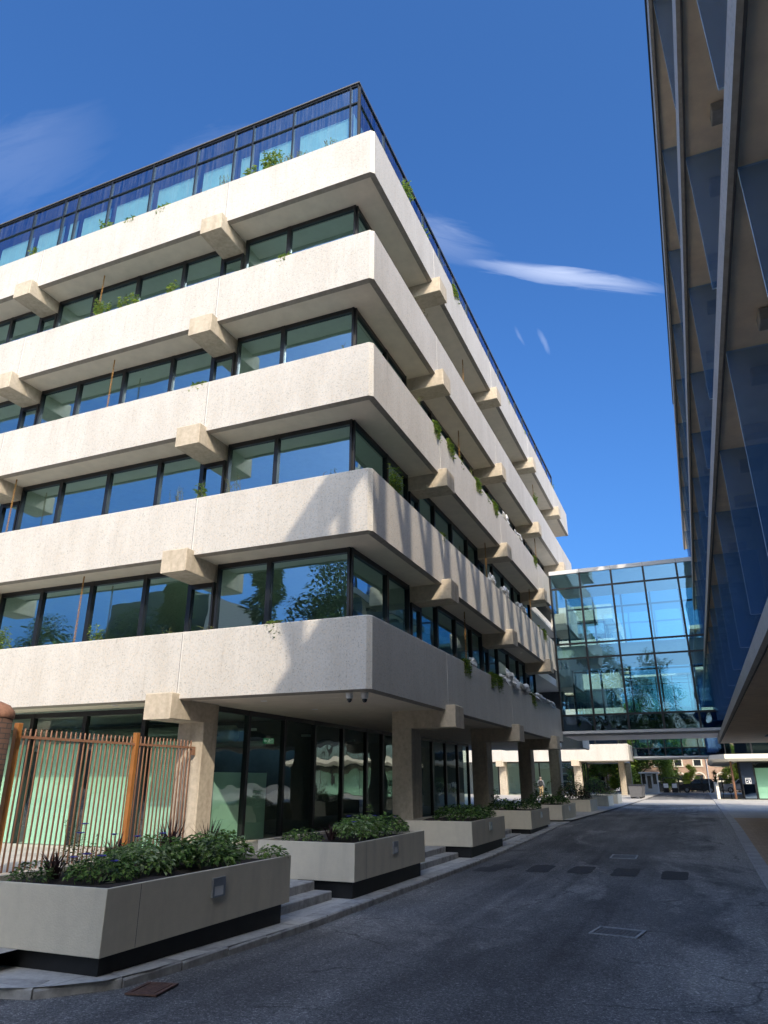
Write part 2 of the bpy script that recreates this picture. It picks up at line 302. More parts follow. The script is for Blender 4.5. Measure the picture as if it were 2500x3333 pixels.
# ------------------------------------------------------------------ mesh helpers
class MB:
    def __init__(s): s.v = []; s.f = []; s.m = []
    def poly(s, pts, mi=0):
        i = len(s.v); s.v += [tuple(p) for p in pts]; s.f.append(tuple(range(i, i+len(pts)))); s.m.append(mi)
    def box(s, x0, x1, y0, y1, z0, z1, mi=0):
        i = len(s.v)
        s.v += [(x0,y0,z0),(x1,y0,z0),(x1,y1,z0),(x0,y1,z0),(x0,y0,z1),(x1,y0,z1),(x1,y1,z1),(x0,y1,z1)]
        s.f += [(i,i+3,i+2,i+1),(i+4,i+5,i+6,i+7),(i,i+1,i+5,i+4),(i+1,i+2,i+6,i+5),(i+2,i+3,i+7,i+6),(i+3,i,i+4,i+7)]
        s.m += [mi]*6
    def cbox(s, x0, x1, y0, y1, z0, z1, c=.02, mi=0):
        "box with chamfered edges"
        b = bmesh.new(); bmesh.ops.create_cube(b, size=1)
        for v in b.verts:
            v.co = Vector((x0+(v.co.x+.5)*(x1-x0), y0+(v.co.y+.5)*(y1-y0), z0+(v.co.z+.5)*(z1-z0)))
        bmesh.ops.bevel(b, geom=b.edges[:], offset=c, segments=1, affect='EDGES')
        s.bm(b, mi)
    def bm(s, b, mi=0):
        i = len(s.v); b.verts.index_update()
        s.v += [tuple(v.co) for v in b.verts]
        for f in b.faces: s.f.append(tuple(i+v.index for v in f.verts)); s.m.append(mi)
        b.free()
    def extrude(s, prof, d, mi=0, mis=None):
        "prof: list of 3D points (planar loop); extruded by vector d"
        i = len(s.v); n = len(prof); d = Vector(d)
        s.v += [tuple(p) for p in prof] + [tuple(Vector(p)+d) for p in prof]
        for k in range(n):
            s.f.append((i+k, i+(k+1)%n, i+n+(k+1)%n, i+n+k)); s.m.append(mis[k] if mis else mi)
        s.f.append(tuple(range(i+n-1, i-1, -1))); s.m.append(mi)
        s.f.append(tuple(range(i+n, i+2*n))); s.m.append(mi)
    def loft(s, rings, mi=0, cap=True, mis=None):
        i = len(s.v); n = len(rings[0])
        for r in rings: s.v += [tuple(p) for p in r]
        for a in range(len(rings)-1):
            for k in range(n):
                s.f.append((i+a*n+k, i+a*n+(k+1)%n, i+(a+1)*n+(k+1)%n, i+(a+1)*n+k)); s.m.append(mis[k] if mis else mi)
        if cap:
            s.f.append(tuple(range(i+n-1, i-1, -1))); s.m.append(mi)
            j = i+(len(rings)-1)*n; s.f.append(tuple(range(j, j+n))); s.m.append(mi)
    def tube(s, pts, rad, n=8, mi=0):
        pts = [Vector(p) for p in pts]; rings = []
        for k, p in enumerate(pts):
            t = (pts[min(k+1, len(pts)-1)]-pts[max(k-1, 0)]).normalized()
            a = t.orthogonal().normalized() if abs(t.z) < .95 else Vector((1, 0, 0)).cross(t).normalized()
            b = t.cross(a); r = rad[k] if isinstance(rad, (list, tuple)) else rad
            rings.append([p+a*r*math.cos(2*math.pi*q/n)+b*r*math.sin(2*math.pi*q/n) for q in range(n)])
        s.loft(rings, mi)
    def lathe(s, prof, c=(0, 0, 0), n=20, mi=0, axis='Z'):
        rings = []
        for r, z in prof:
            ring = []
            for q in range(n):
                a = 2*math.pi*q/n
                if axis == 'Z': ring.append((c[0]+r*math.cos(a), c[1]+r*math.sin(a), c[2]+z))
                else: ring.append((c[0]+r*math.cos(a), c[1]+z, c[2]+r*math.sin(a)))
            rings.append(ring)
        s.loft(rings, mi)
    def leaf(s, p, d, up, L, W, mi=0):
        "folded pointed leaf"
        p = Vector(p); d = Vector(d).normalized(); u = Vector(up); w = d.cross(u)
        if w.length < 1e-4: w = d.orthogonal()
        w.normalize(); n = w.cross(d)
        i = len(s.v)
        s.v += [tuple(p), tuple(p+d*L*.45+w*W*.5+n*W*.18), tuple(p+d*L+n*(-L*.1)), tuple(p+d*L*.45-w*W*.5+n*W*.18)]
        s.f += [(i, i+1, i+2), (i, i+2, i+3)]; s.m += [mi, mi]
    def build(s, name, mats, parent=None, smooth=False, loc=None, fix=True):
        me = bpy.data.meshes.new(name); me.from_pydata(s.v, [], s.f)
        for m in (mats if isinstance(mats, (list, tuple)) else [mats]): me.materials.append(M[m])
        me.polygons.foreach_set('material_index', s.m)
        if smooth: me.polygons.foreach_set('use_smooth', [True]*len(me.polygons))
        if fix:
            b = bmesh.new(); b.from_mesh(me)
            bmesh.ops.remove_doubles(b, verts=b.verts[:], dist=1e-5)
            bmesh.ops.recalc_face_normals(b, faces=b.faces[:]); b.to_mesh(me); b.free()
        me.update()
        return link(name, me, parent, loc)
def link(name, me, parent=None, loc=None, rz=0):
    o = bpy.data.objects.new(name, me); C.objects.link(o)
    if loc: o.location = loc
    if rz: o.rotation_euler[2] = rz
    if parent: o.parent = parent
    return o
def tag(o, label, cat, group=None):
    o['label'] = label; o['category'] = cat
    if group: o['group'] = group
    return o
def thing(name, label, cat, loc=(0, 0, 0), rz=0, group=None):
    o = bpy.data.objects.new(name, None); C.objects.link(o); o.location = loc; o.rotation_euler[2] = rz
    return tag(o, label, cat, group)
def struct(o, kind='structure'): o['kind'] = kind; return o
def copy_tree(o, parent=None):
    c = o.copy(); C.objects.link(c)
    if parent: c.parent = parent
    for ch in list(o.children): copy_tree(ch, c)
    return c
ORD = ['first', 'second', 'third', 'fourth', 'fifth', 'sixth', 'seventh', 'eighth', 'ninth', 'tenth', 'eleventh', 'twelfth', 'thirteenth',
       'fourteenth', 'fifteenth', 'sixteenth', 'seventeenth', 'eighteenth', 'nineteenth', 'twentieth']

# ------------------------------------------------------------------ dimensions (metres, camera height = 0)
CX, OY = -6.195, 14.0
BOT = [1.83, 5.43, 9.02, 12.64, 16.40]
TOP = [3.445, 7.04, 10.62, 14.31, 18.06]
LEND = -30.0
PLZ = -1.5

# ------------------------------------------------------------------ office block
def band_path(d, xl, yr, cx, oy):
    k = max(0, .10-.586*d)
    return [(xl, oy+d), (cx-d-k, oy+d), (cx-d, oy+d+k), (cx-d, yr)]
def make_band(parent, b, t, xl, yr, cx, oy, bays, extra=None):
    prof = [(.16, b), (.14, b-.045), (0, b), (0, t-.03), (.03, t), (.16, t), (.16, t-.5), (1.25, t-.5), (1.25, b)]
    mb = MB(); n = len(prof); paths = [band_path(d, xl, yr, cx, oy) for d, z in prof]
    rings = [[(paths[k][j][0], paths[k][j][1], prof[k][1]) for k in range(n)] for j in range(4)]
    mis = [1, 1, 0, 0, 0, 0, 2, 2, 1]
    mb.loft(rings, 0, True, mis)
    # joints: pale line painting the lit edge with a dark gap, on both faces
    for j in bays['L']:
        mb.box(j-.012, j+.016, oy-.004, oy+.01, b+.13, t-.03, 3); mb.box(j-.028, j-.012, oy-.002, oy+.01, b+.13, t-.03, 4)
    for j in bays['R']:
        if j < yr: mb.box(cx-.01, cx+.004, j-.03, j+.02, b+.13, t-.03, 3); mb.box(cx-.01, cx+.002, j+.02, j+.035, b+.13, t-.03, 4)
    if extra:
        y0, y1 = extra
        mb.extrude([(cx-d, y0, z) for d, z in prof], (0, y1-y0, 0), 0, mis)
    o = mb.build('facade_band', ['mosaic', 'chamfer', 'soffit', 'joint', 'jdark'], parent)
    s = MB(); z = b-.004
    s.poly([(xl, oy+.17, z), (cx-.17, oy+.17, z), (cx-1.22, oy+1.22, z), (xl, oy+1.22, z)])
    s.poly([(cx-.17, oy+.17, z), (cx-.17, yr, z), (cx-1.22, yr, z), (cx-1.22, oy+1.22, z)])
    if extra: s.poly([(cx-.17, extra[0], z), (cx-.17, extra[1], z), (cx-1.22, extra[1], z), (cx-1.22, extra[0], z)])
    s.build('soffit', ['soffit'], o)
    return o
_beam = {}
def beam_mesh(L):
    if L in _beam: return _beam[L]
    mb = MB()
    w = .395; c = .018
    def ring(x, s):
        return [(x, -.28+s, -.48+s), (x, -.28+s, .10-s), (x, -.26+s, .125-s), (x, .05, .125-s), (x, .05, .03), (x, L, .03), (x, L, -.48+s)]
    mb.loft([ring(-w, c), ring(-w+c, 0), ring(w-c, 0), ring(w, c)])
    o = mb.build('beam', ['beam']); me = o.data; bpy.data.objects.remove(o); _beam[L] = me
    return me
_win = {}
def window_mesh(w, h, gm):
    k = (round(w, 2), round(h, 2), gm)
    if k in _win: return _win[k]
    f = MB(); e = .001
    f.box(e, .065, -.05, .10, 0, h, 0); f.box(w-.065, w-e, -.05, .10, 0, h, 0)
    f.box(.065, w-.065, -.04, .10, h-.13, h, 0); f.box(.065, w-.065, -.04, .10, 0, .07, 0)
    fo = f.build('window', ['frame']); fm = fo.data; bpy.data.objects.remove(fo)
    g = MB(); g.poly([(.06, .02, .06), (w-.06, .02, .06), (w-.06, .02, h-.12), (.06, .02, h-.12)])
    go = g.build('pane', [gm]); gmesh = go.data; bpy.data.objects.remove(go)
    _win[k] = (fm, gmesh); return _win[k]
def put_window(parent, x, y, z, w, h, rz, gm='glass', name='window'):
    fm, g = window_mesh(w, h, gm)
    o = link(name, fm, parent, (x, y, z), rz); link('pane', g, o); return o

def office_block(oy, label, xl=LEND, yr3=38.7, yr5=49.0, full=True, extra=True):
    dy = oy-OY
    B = thing('office_building', label, 'office building', (0, 0, 0))
    nb = 3 if full else 1
    jl = [CX-5.4-8*i for i in range(3)]; jr = [oy+5.57+8*i for i in range(4)]
    bays = {'L': [j+.33 for j in jl], 'R': [j-.12 for j in jr]}
    for k in range(5):
        yr = (yr5 if k >= 3 else yr3)
        make_band(B, BOT[k], TOP[k], xl, yr, CX, oy, bays, (yr3+7.2, yr5) if (k < 3 and extra) else None)
        for j in jl:
            if j > xl: link('beam', beam_mesh(1.6 if k == 0 else 1.1), B, (j, oy, BOT[k]))
        for j in jr:
            if j < yr: link('beam', beam_mesh(1.6 if k == 0 else 1.1), B, (CX, j, BOT[k]), R(90))
    # columns of the arcade
    for j in jl:
        if j > xl:
            c = MB(); c.cbox(j-.39, j+.39, oy+1.05, oy+1.66, PLZ-.15, BOT[0]+.01, .025); c.build('column', ['column'], B)
    for j in jr:
        if j < yr5:
            c = MB(); c.cbox(CX-1.62, CX-1.02, j-.39, j+.39, PLZ-.15, BOT[0]+.01, .025); c.build('column', ['column'], B)
    # floor slabs, core, roof, rear wall
    for k in range(5):
        s = MB(); s.box(xl, CX-1.252, oy+1.252, yr5-.1, BOT[k]+.06, BOT[k]+.5); s.build('floor_slab', ['ceiling'], B)
    s = MB(); s.box(xl, CX-.162, oy+.162, yr5-.05, TOP[4]-.5, TOP[4]-.3); s.build('roof', ['chamfer'], B)
    s = MB(); s.box(xl+2, CX-9.5, oy+9, yr5-7, PLZ, TOP[4]-.6); s.build('core_wall', ['wall'], B)
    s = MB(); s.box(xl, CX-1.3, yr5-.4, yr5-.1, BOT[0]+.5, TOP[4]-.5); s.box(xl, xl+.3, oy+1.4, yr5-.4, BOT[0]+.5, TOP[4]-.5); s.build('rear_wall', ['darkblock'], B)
    # interior soffit over the arcade, right-hand side
    s = MB(); s.box(CX-5.4, CX-1.24, oy+1.26, yr5-.2, BOT[0]-.004, BOT[0]+.055); s.build('arcade_ceiling', ['soffit'], B)
    # upper windows
    ex = [CX-1.0, CX-3.32, CX-4.92]
    for i in range(3):
        j = jl[i]; ex += [j+.40, j-.38, j-1.95, j-3.9, j-5.85, j-7.55] if i < 2 else [j+.40]
    ey = [oy+1.02, oy+3.32, oy+5.0]
    for i in range(4): ey += [jr[i]-.40, jr[i]+.40, jr[i]+2.0, jr[i]+4.0, jr[i]+6.0, jr[i]+7.5]
    def spans(e):
        e = sorted(set(round(a, 3) for a in e)); return [(a, b) for a, b in zip(e, e[1:]) if b-a > .3]
    bl = MB(); bc = 0
    for k in range(4):
        z0 = TOP[k]-.5; z1 = BOT[k+1]-.006
        for a, b in spans(ex):
            nar = any(abs((a+b)/2-j) < .45 for j in jl)
            if b-a < .6 and not nar: continue
            if full or b > -20: put_window(B, a, oy+1.0, z0, b-a, (z1-z0-(.475 if nar else 0)), 0)
        lim = yr5-.3 if k >= 2 else yr3+(.2)
        for a, b in spans(ey):
            if b > lim: continue
            nar = any(abs((a+b)/2-j) < .45 for j in jr)
            if b-a < .6 and not nar: continue
            put_window(B, CX-1.0, a, z0, b-a, (z1-z0-(.475 if nar else 0)), R(90))
    # ground-floor glazing
    gx = [CX-5.2, jl[0]-.42, -13.6, -15.7, -17.7, -19.2, -20.2, -22.2, -24.2] if full else [CX-5.2, -13.6, -15.7, -17.7, -20.2, -22.2]
    for b, a in zip(gx, gx[1:]):
        put_window(B, a, oy+1.6+.07, -1.68, b-a, BOT[0]+1.68, 0, 'gglass', 'shopfront_window')
    y = oy+1.62; gl = CX-5.2
    for w in [1.72, 1.98, 1.95, 2.08, 2.05, 1.55, 2.0, 2.0, 2.0, 2.0, 2.0, 2.0][:(12 if full else 3)]:
        put_window(B, gl, y, -1.68, w, BOT[0]+1.68, R(90), 'gglass', 'shopfront_window'); y += w
    return B, y

B1, yg = office_block(OY, 'cream concrete office block with stepped bands of windows, nearest on the left')
# blinds and services behind the ground-floor glass of the near block
for a, b, zt in [(-13.5, -11.95, .98), (-15.6, -13.7, .98), (-17.6, -15.8, .98), (-19.6, -17.8, .98), (-22.4, -19.8, .98)]:
    m = MB(); m.box(a, b, OY+1.95, OY+1.97, -1.62, zt); m.build('roller_blind', ['blind'], B1)
m = MB(); m.box(-11.55, -11.49, OY+2.05, OY+4.6, -1.62, .2); m.build('roller_blind', ['blind'], B1)
for (x0, x1, y0, y1, z) in [(-24, -12.2, 17.6, 18.1, 1.25), (-22, -12.2, 19.4, 19.6, 1.05), (-17, -12, 16.7, 16.85, 1.2)]:
    m = MB(); m.tube([(x0, (y0+y1)/2, z), (x1, (y0+y1)/2, z)], (y1-y0)/2, 12); m.build('ceiling_duct', ['duct'], B1, smooth=True)
for (x, y) in [(-12.6, 18.2), (-12.6, 21.5), (-12.6, 25), (-15, 18.8), (-17.5, 18.8)]:
    m = MB(); m.box(x-.9, x+.9, y-.06, y+.06, 1.35, 1.42); m.build('strip_light', ['white'], B1)
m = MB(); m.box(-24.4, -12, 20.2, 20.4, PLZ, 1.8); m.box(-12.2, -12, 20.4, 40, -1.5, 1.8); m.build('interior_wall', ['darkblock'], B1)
m = MB(); m.box(LEND, CX-5.25, OY+1.75, 48, -1.7, -1.62); m.build('ground_floor_slab', ['wall'], B1)
for x, y in [(-9.59, 15.2), (-9.46, 17.61), (-13.72, 14.62), (-17.39, 14.58), (-9.2, 27.0)]:
    m = MB(); m.lathe([(.0, -.002), (.085, -.002), (.085, -.014), (.06, -.016), (.06, -.006), (0, -.006)], (x, y, BOT[0]-.004), 20); m.build('downlight', ['white'], B1)
# rooftop glass storey
PX = [-6.97, -7.25, -9.34, -10.91, -11.64, -13.21, -15.17, -17.11, -18.72, -19.4, -21.0, -23.0, -25.0, -27.0]
P = MB()
def rooftop_window(x, y, w, rz):
    f = MB(); z0, z1, zt = 17.6, 20.98, 20.18
    f.box(.001, .03, -.05, .06, z0, z1); f.box(w-.03, w-.001, -.05, .06, z0, z1); f.box(.03, w-.03, -.04, .06, z1-.07, z1); f.box(.03, w-.03, -.04, .05, zt-.025, zt+.025)
    o = f.build('rooftop_window', ['frame'], B1, loc=(x, y, 0)); o.rotation_euler[2] = rz
    g = MB(); g.poly([(.02, 0, z0), (w-.02, 0, z0), (w-.02, 0, z1-.05), (.02, 0, z1-.05)]); g.build('pane', ['pglass'], o)
    if w > .5:
        b = MB(); b.poly([(.12, .25, z0), (w-.12, .25, z0), (w-.12, .25, 19.98), (.12, .25, 19.98)]); b.build('blind', ['blind'], o)
for a, b in zip(PX, PX[1:]): rooftop_window(b, OY+.6, a-b, 0)
yy = OY+.62
while yy < 47: rooftop_window(-6.97, yy, 2.0, R(90)); yy += 2.0
m = MB(); m.box(-27.05, -6.93, OY+.52, yy, 20.985, 21.03); m.build('rooftop_eaves', ['darkblock'], B1)
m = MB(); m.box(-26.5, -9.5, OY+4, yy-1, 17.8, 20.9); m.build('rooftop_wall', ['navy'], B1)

B2, _ = office_block(79.0, 'far cream office block beyond the second glass bridge with sunlit front', yr3=84.4, yr5=95.0, full=False, extra=False)

# ------------------------------------------------------------------ glazed link bridges
def bridge(name_label, y0, depth, zl, mull, x0, x1, group='glass link bridges between the blocks'):
    b = thing('glass_footbridge', name_label, 'footbridge', (0, 0, 0), 0, group)
    z = zl
    m = MB(); m.box(x0, x1, y0-.06, y0+depth+.06, 10.72, 10.93); m.box(x0, x1, y0+.1, y0+depth-.1, 10.60, 10.72, 1); m.build('roof', ['white', 'ceiling'], b)
    for q in mull:
        if q > x0+.1: 
            m = MB(); m.box(q-.006, q+.006, y0-.068, y0-.062, 10.72, 10.93); m.build('roof_joint', ['jdark'], b)
    m = MB(); m.box(x0, x1, y0-.03, y0+depth+.03, 2.22, 2.35); m.build('bottom_fascia', ['white'], b)
    m = MB(); m.box(x0, x1, y0+.4, y0+depth-.4, 2.12, 2.219); m.build('underside', ['white'], b)
    m = MB(); m.box(x0, x1, y0+.25, y0+depth-.25, 2.36, 2.7); m.build('lower_floor', ['ceiling'], b)
    m = MB(); m.box(x0, x1, y0+.25, y0+depth-.25, 6.15, 6.75); m.build('upper_floor', ['ceiling'], b)
    for yy, side in ((y0, 1), (y0+depth, -1)):
        for q in mull:
            m = MB(); m.box(q-.05, q+.05, yy-.05, yy+.14, 2.36, 10.71); m.build('mullion', ['frame'], b)
        for zz in z:
            m = MB(); m.box(x0, x1, yy-.03, yy+.10, zz-.045, zz+.045); m.build('transom', ['frame'], b)
        zs = [2.36]+z+[10.7]; xs = [x0]+[q for q in mull if q > x0+.1]+[x1]
        for a, c in zip(xs, xs[1:]):
            for i, (za, zb) in enumerate(zip(zs, zs[1:])):
                m = MB(); m.poly([(a, yy, za), (c, yy, za), (c, yy, zb), (a, yy, zb)])
                m.build('glass_pane', ['spandrel' if i == 0 else 'bglass'], b)
    return b
bridge('two-storey glass bridge joining the near cream block to the right block', 38.7, 5.5, [3.13, 6.06, 6.84, 9.90], [-6.14, -4.52, -2.85, -1.19, .47, 2.13], -6.17, 2.88)
bridge('farther glass bridge seen below the near bridge, in front of leafy trees', 84.5, 5.5, [3.19, 6.06, 6.84, 9.90], [-6.14, -4.52, -2.85, -1.19, .47, 2.13], -6.17, 2.88)

# ------------------------------------------------------------------ right block with glass fins
def right_block(label, y0, y1, fins, deep=16, body=None):
    body = body or y1
    b = thing('office_building', label, 'office building')
    for zt in (6.02, 9.67, 13.4):
        m = MB()
        m.extrude([(1.12, y0, zt), (1.12, y0, zt-.35), (1.17, y0, zt-.375), (1.20, y0, zt-.375), (1.20, y0, zt-.33), (3.0, y0, zt-.33), (3.0, y0, zt)],
                  (0, y1-y0, 0), 0, [0, 1, 2, 2, 3, 0, 0])
        m.build('slab_edge', ['mosaic', 'chamfer', 'jdark', 'soffit2'], b)
    for zb, zt in ((2.6, 5.66), (6.75, 9.31), (10.4, 13.05)):
        for y in fins:
            m = MB(); t = .014
            pr = [(1.2, y-t, zb), (2.25, y-t, zb), (2.25, y+t, zb), (1.2, y+t, zb)]
            m.extrude(pr, (0, 0, zt-zb), 1, [0, 1, 0, 1]); m.build('glass_fin', ['finglass', 'finedge'], b)
            for zz in (zt-.16,):
                m = MB(); m.cbox(1.55, 1.95, y-.9, y-.62, zz, zt+.015, .01); m.build('bracket', ['chamfer'], b)
    # window wall behind the fins
    ys = [y0+.1]+[y for y in fins if y0+1 < y < body-1]+[body-.1]
    for z0, z1 in ((2.12, 5.68), (6.03, 9.33), (9.68, 13.06)):
        for a, c in zip(ys, ys[1:]):
            m = MB(); m.box(2.86, 2.95, a+.002, a+.06, z0, z1); m.box(2.86, 2.95, c-.06, c-.002, z0, z1); m.box(2.86, 2.95, a+.06, c-.06, z1-.12, z1)
            o = m.build('window', ['frame'], b)
            m = MB(); m.poly([(2.92, a+.05, z0), (2.92, c-.05, z0), (2.92, c-.05, z1-.1), (2.92, a+.05, z1-.1)]); m.build('pane', ['dglass'], o)
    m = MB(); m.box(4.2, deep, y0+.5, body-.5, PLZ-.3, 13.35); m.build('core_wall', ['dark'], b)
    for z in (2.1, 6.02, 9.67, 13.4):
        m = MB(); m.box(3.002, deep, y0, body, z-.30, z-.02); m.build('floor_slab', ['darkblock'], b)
    return b
FINS = [2.75+3.46*i for i in range(12)]
RB = right_block('overhanging office block on the right with hanging glass fins and dark soffits', -25, 44.4, [f-3.46*2 for f in FINS[:2]]+FINS, body=37.0)
m = MB()   # first-floor canopy: white edge, brown underside
ca = [(1.06, -25), (1.10, 9.6), (1.22, 38.2), (1.24, 43.5)]
rings = [[(x, y, 2.10), (x, y, 1.83), (x+.06, y, 1.79), (x+.09, y, 1.79), (x+.09, y, 1.82), (6.6, y, 1.82), (6.6, y, 2.10)] for x, y in ca]
m.loft(rings, 0, True, [0, 1, 2, 2, 3, 0, 0]); m.build('canopy', ['mosaic', 'chamfer', 'jdark', 'soffit2'], RB)
m = MB(); m.box(4.19, 16, 43.6, 44.3, 1.8, 2.09); m.build('canopy_return', ['mosaic'], RB)
# set-back top storey and the screen on the roof
m = MB(); m.box(2.3, 15, -24, 36, 13.41, 16.75); m.build('top_storey', ['mosaic'], RB)
for i in range(23):
    y = -2+1.73*i
    m = MB(); m.box(2.34, 2.56, y-.11, y+.11, 16.75, 19.1); m.build('screen_post', ['frame'], RB)
    m = MB(); m.extrude([(2.52, y-.09, 16.76), (2.36, y-.09, 16.76), (1.62, y-.09, 18.9), (1.78, y-.09, 18.9)], (0, .18, 0)); m.build('screen_strut', ['frame'], RB)
m = MB(); m.box(1.55, 2.6, -3, 37, 19.1, 19.22); m.build('screen_rail', ['frame'], RB)
RB2 = right_block('second right-hand block beyond the sunlit crossing with blue glass fins', 70.5, 93, [72.2+3.46*i for i in range(6)])
m = MB()   # chamfered canopy of the pavilion end
plan = [(1.15, 69.0), (2.2, 66.6), (16, 66.2), (16, 70.4), (3.3, 70.4), (3.3, 93.5), (1.2, 93.5)]
def off(p, d): return [(x+(d if x < 3 else 0), y+(d if y < 69.5 else 0)) for x, y in p]
def ring(p, z): return [(x, y, z) for x, y in p]
m.loft([ring(plan, 1.95), ring(plan, 1.60), ring(off(plan, .25), 1.42), ring(off(plan, .3), 1.42)], 0, True); m.build('canopy', ['cream'], RB2)
for i, x in enumerate([3.25, 4.25, 6.4, 8.6, 10.8]):
    w = [.98, 2.13, 2.18, 2.18, 2.2][i]
    put_window(RB2, x, 68.1, -1.5, w, 2.9, 0, 'gglass' if i else 'dglass', 'shopfront_window')
m = MB(); m.box(3.28, 4.2, 68.02, 68.06, -.35, 1.3); m.build('dark_panel', ['navy'], RB2)
for i in range(6):
    put_window(RB2, 2.4+2.05*i, 69.2, 1.96, 2.05, 1.9, 0, 'glass', 'window')
m = MB(); m.box(4.4, 14, 68.9, 69.0, -1.5, .9); m.build('roller_blind', ['blind'], RB2)
m = MB(); m.tube([(2.65, 68.6, -1.5), (2.65, 68.6, 1.45)], .09, 12); m.build('column', ['rustd'], RB2, smooth=True)
m = MB(); m.box(2.4, 15, 69.7, 70.3, 3.9, 4.4); m.build('facade_band', ['mosaic'], RB2)

# toilet / baby-change style pictogram sign on the dark panel
sg = thing('pictogram_sign', 'small square white-bordered pictogram sign on dark panel of far right pavilion', 'sign')
m = MB(); m.box(3.52, 3.94, 67.99, 68.015, -.32, .12); m.build('sign_plate', ['navy'], sg)
m = MB()
for a in ((3.52, 3.94, .09, .12), (3.52, 3.94, -.32, -.29), (3.52, 3.55, -.29, .09), (3.91, 3.94, -.29, .09), (3.57, 3.89, .02, .05)): m.box(a[0], a[1], 67.98, 67.99, a[2], a[3])
m.lathe([(0, 0), (.035, 0), (.035, .01), (0, .01)], (3.79, 67.98, -.06), 12, axis='Y'); m.box(3.76, 3.82, 67.98, 67.99, -.2, -.09); m.box(3.74, 3.88, 67.98, 67.99, -.25, -.2)
m.box(3.58, 3.68, 67.98, 67.99, -.19, -.15); m.lathe([(0, 0), (.028, 0), (.028, .01), (0, .01)], (3.66, 67.98, -.12), 12, axis='Y')
m.build('pictogram', ['signwhite'], sg)

# ------------------------------------------------------------------ ground, road, pavements
def road_z(y):
    if y < 16: return -1.83+max(0, min(9.5-y, 7))*.022
    if y > 33: return -1.555
    t = (y-16)/17; t = t*t*(3-2*t); return -1.83+.275*t
m = MB(); m.box(-600, 600, -600, 600, -2.4, -2.1); struct(m.build('ground', ['earth']))
m = MB(); ys = [-60, 0]+[2, 3]+[4+.5*i for i in range(70)]+[60, 90, 102, 118]
for a, b in zip(ys, ys[1:]): m.poly([(-60, a, road_z(a)), (.86, a, road_z(a)), (.86, b, road_z(b)), (-60, b, road_z(b))])
m.poly([(.86, 102, -1.555), (60, 102, -1.555), (60, 118, -1.555), (.86, 118, -1.555)])
struct(m.build('road', ['asphalt']))
KP = [(-30, 4.85), (-7.5, 4.95), (-5.70, 5.17), (-5.50, 5.28), (-5.33, 5.43), (-5.09, 5.74), (-5.01, 6.25), (-4.99, 7.5), (-4.97, 9.2), (-4.97, 31.5)]
def kz(y): return road_z(y)+(.092 if y < 16 else max(.012, .092-.005*(y-16)))
m = MB()   # flagged pavement strip behind the kerb
for a, b in zip(KP[2:-1], KP[3:]):
    n = 12 if b[1]-a[1] > 5 else 1
    for i in range(n):
        p = [a[0]+(b[0]-a[0])*i/n, a[1]+(b[1]-a[1])*i/n]; q = [a[0]+(b[0]-a[0])*(i+1)/n, a[1]+(b[1]-a[1])*(i+1)/n]
        m.poly([(p[0]-.02, p[1]+.02, kz(p[1])-.004), (q[0]-.02, q[1]+.02, kz(q[1])-.004), (-8, q[1]+.02, kz(q[1])-.004), (-8, p[1]+.02, kz(p[1])-.004)])
m.poly([(-60, -40, -1.64), (-9, -40, -1.64), (-9, 4.4, -1.64), (-60, 4.4, -1.64)]); m.poly([(-30, 4.95, -1.652), (-8, 4.95, -1.652), (-8, 9, -1.652), (-30, 9, -1.652)]); m.poly([(-8, 4.95, -1.652), (-5.72, 5.19, -1.652), (-8, 5.21, -1.652)])  # first sheet: unseen pale paving, added to bounce sunlight onto soffits and planters
struct(m.build('pavement', ['pave']))
m = MB()   # kerb stones
def along(path, step):
    out = [path[0]]; acc = 0
    for a, b in zip(path, path[1:]):
        L = math.dist(a, b); t = step-acc
        while t <= L: out.append((a[0]+(b[0]-a[0])*t/L, a[1]+(b[1]-a[1])*t/L)); t += step
        acc = L-(t-step)
    return out
ks = along([(-14, 4.9)]+KP[1:], .78)
for a, b in zip(ks, ks[1:]):
    d = Vector((b[0]-a[0], b[1]-a[1], 0)); L = d.length; d.normalize(); nrm = Vector((-d.y, d.x, 0))
    zt = kz(max(a[1], b[1]))+rnd.uniform(-.004, .004); zb = -2.05
    p = [Vector((a[0], a[1], 0))+d*.011, Vector((b[0], b[1], 0))-d*.011]
    pr = [p[0], p[0]+nrm*.26, p[0]+nrm*.26, p[0]+nrm*.015, p[0]]
    pr = [(p[0].x, p[0].y, zb), ((p[0]+nrm*.26).x, (p[0]+nrm*.26).y, zb), ((p[0]+nrm*.26).x, (p[0]+nrm*.26).y, zt), ((p[0]+nrm*.018).x, (p[0]+nrm*.018).y, zt), (p[0].x, p[0].y, zt-.018)]
    m.extrude(pr, d*(L-.022))
struct(m.build('kerb', ['kerb']))
m = MB()
for (a, b) in [(9.35, 11.0), (14.65, 17.7), (21.3, 24.6)]: m.cbox(-7.0, -5.55, a-.1, b+.1, -1.9, -1.62, .012)
for (a, b) in [(9.35, 11.0), (14.65, 17.7), (21.3, 24.6)]: m.cbox(-7.0, -5.86, a-.1, b+.1, -1.8, -1.495, .012)
struct(m.build('steps', ['kerb']))
m = MB(); m.poly([(-11.4, 5.5, PLZ), (-6.2, 5.5, PLZ), (-6.2, 31, PLZ), (-4.9, 31, PLZ), (-4.5, 48, PLZ), (-4.3, 66, PLZ), (-4.3, 101, PLZ), (-80, 101, PLZ), (-80, 48.2, PLZ), (-11.4, 48.2, PLZ)])
m.poly([(-11.4, 5.5, -2), (-6.2, 5.5, -2), (-6.2, 5.5, PLZ), (-11.4, 5.5, PLZ)])
struct(m.build('plaza', ['plaza']))
m = MB(); m.box(-30, -11.402, 5.2, OY+1.74, -1.9, -1.615); struct(m.build('forecourt', ['plaza']))
m = MB(); 
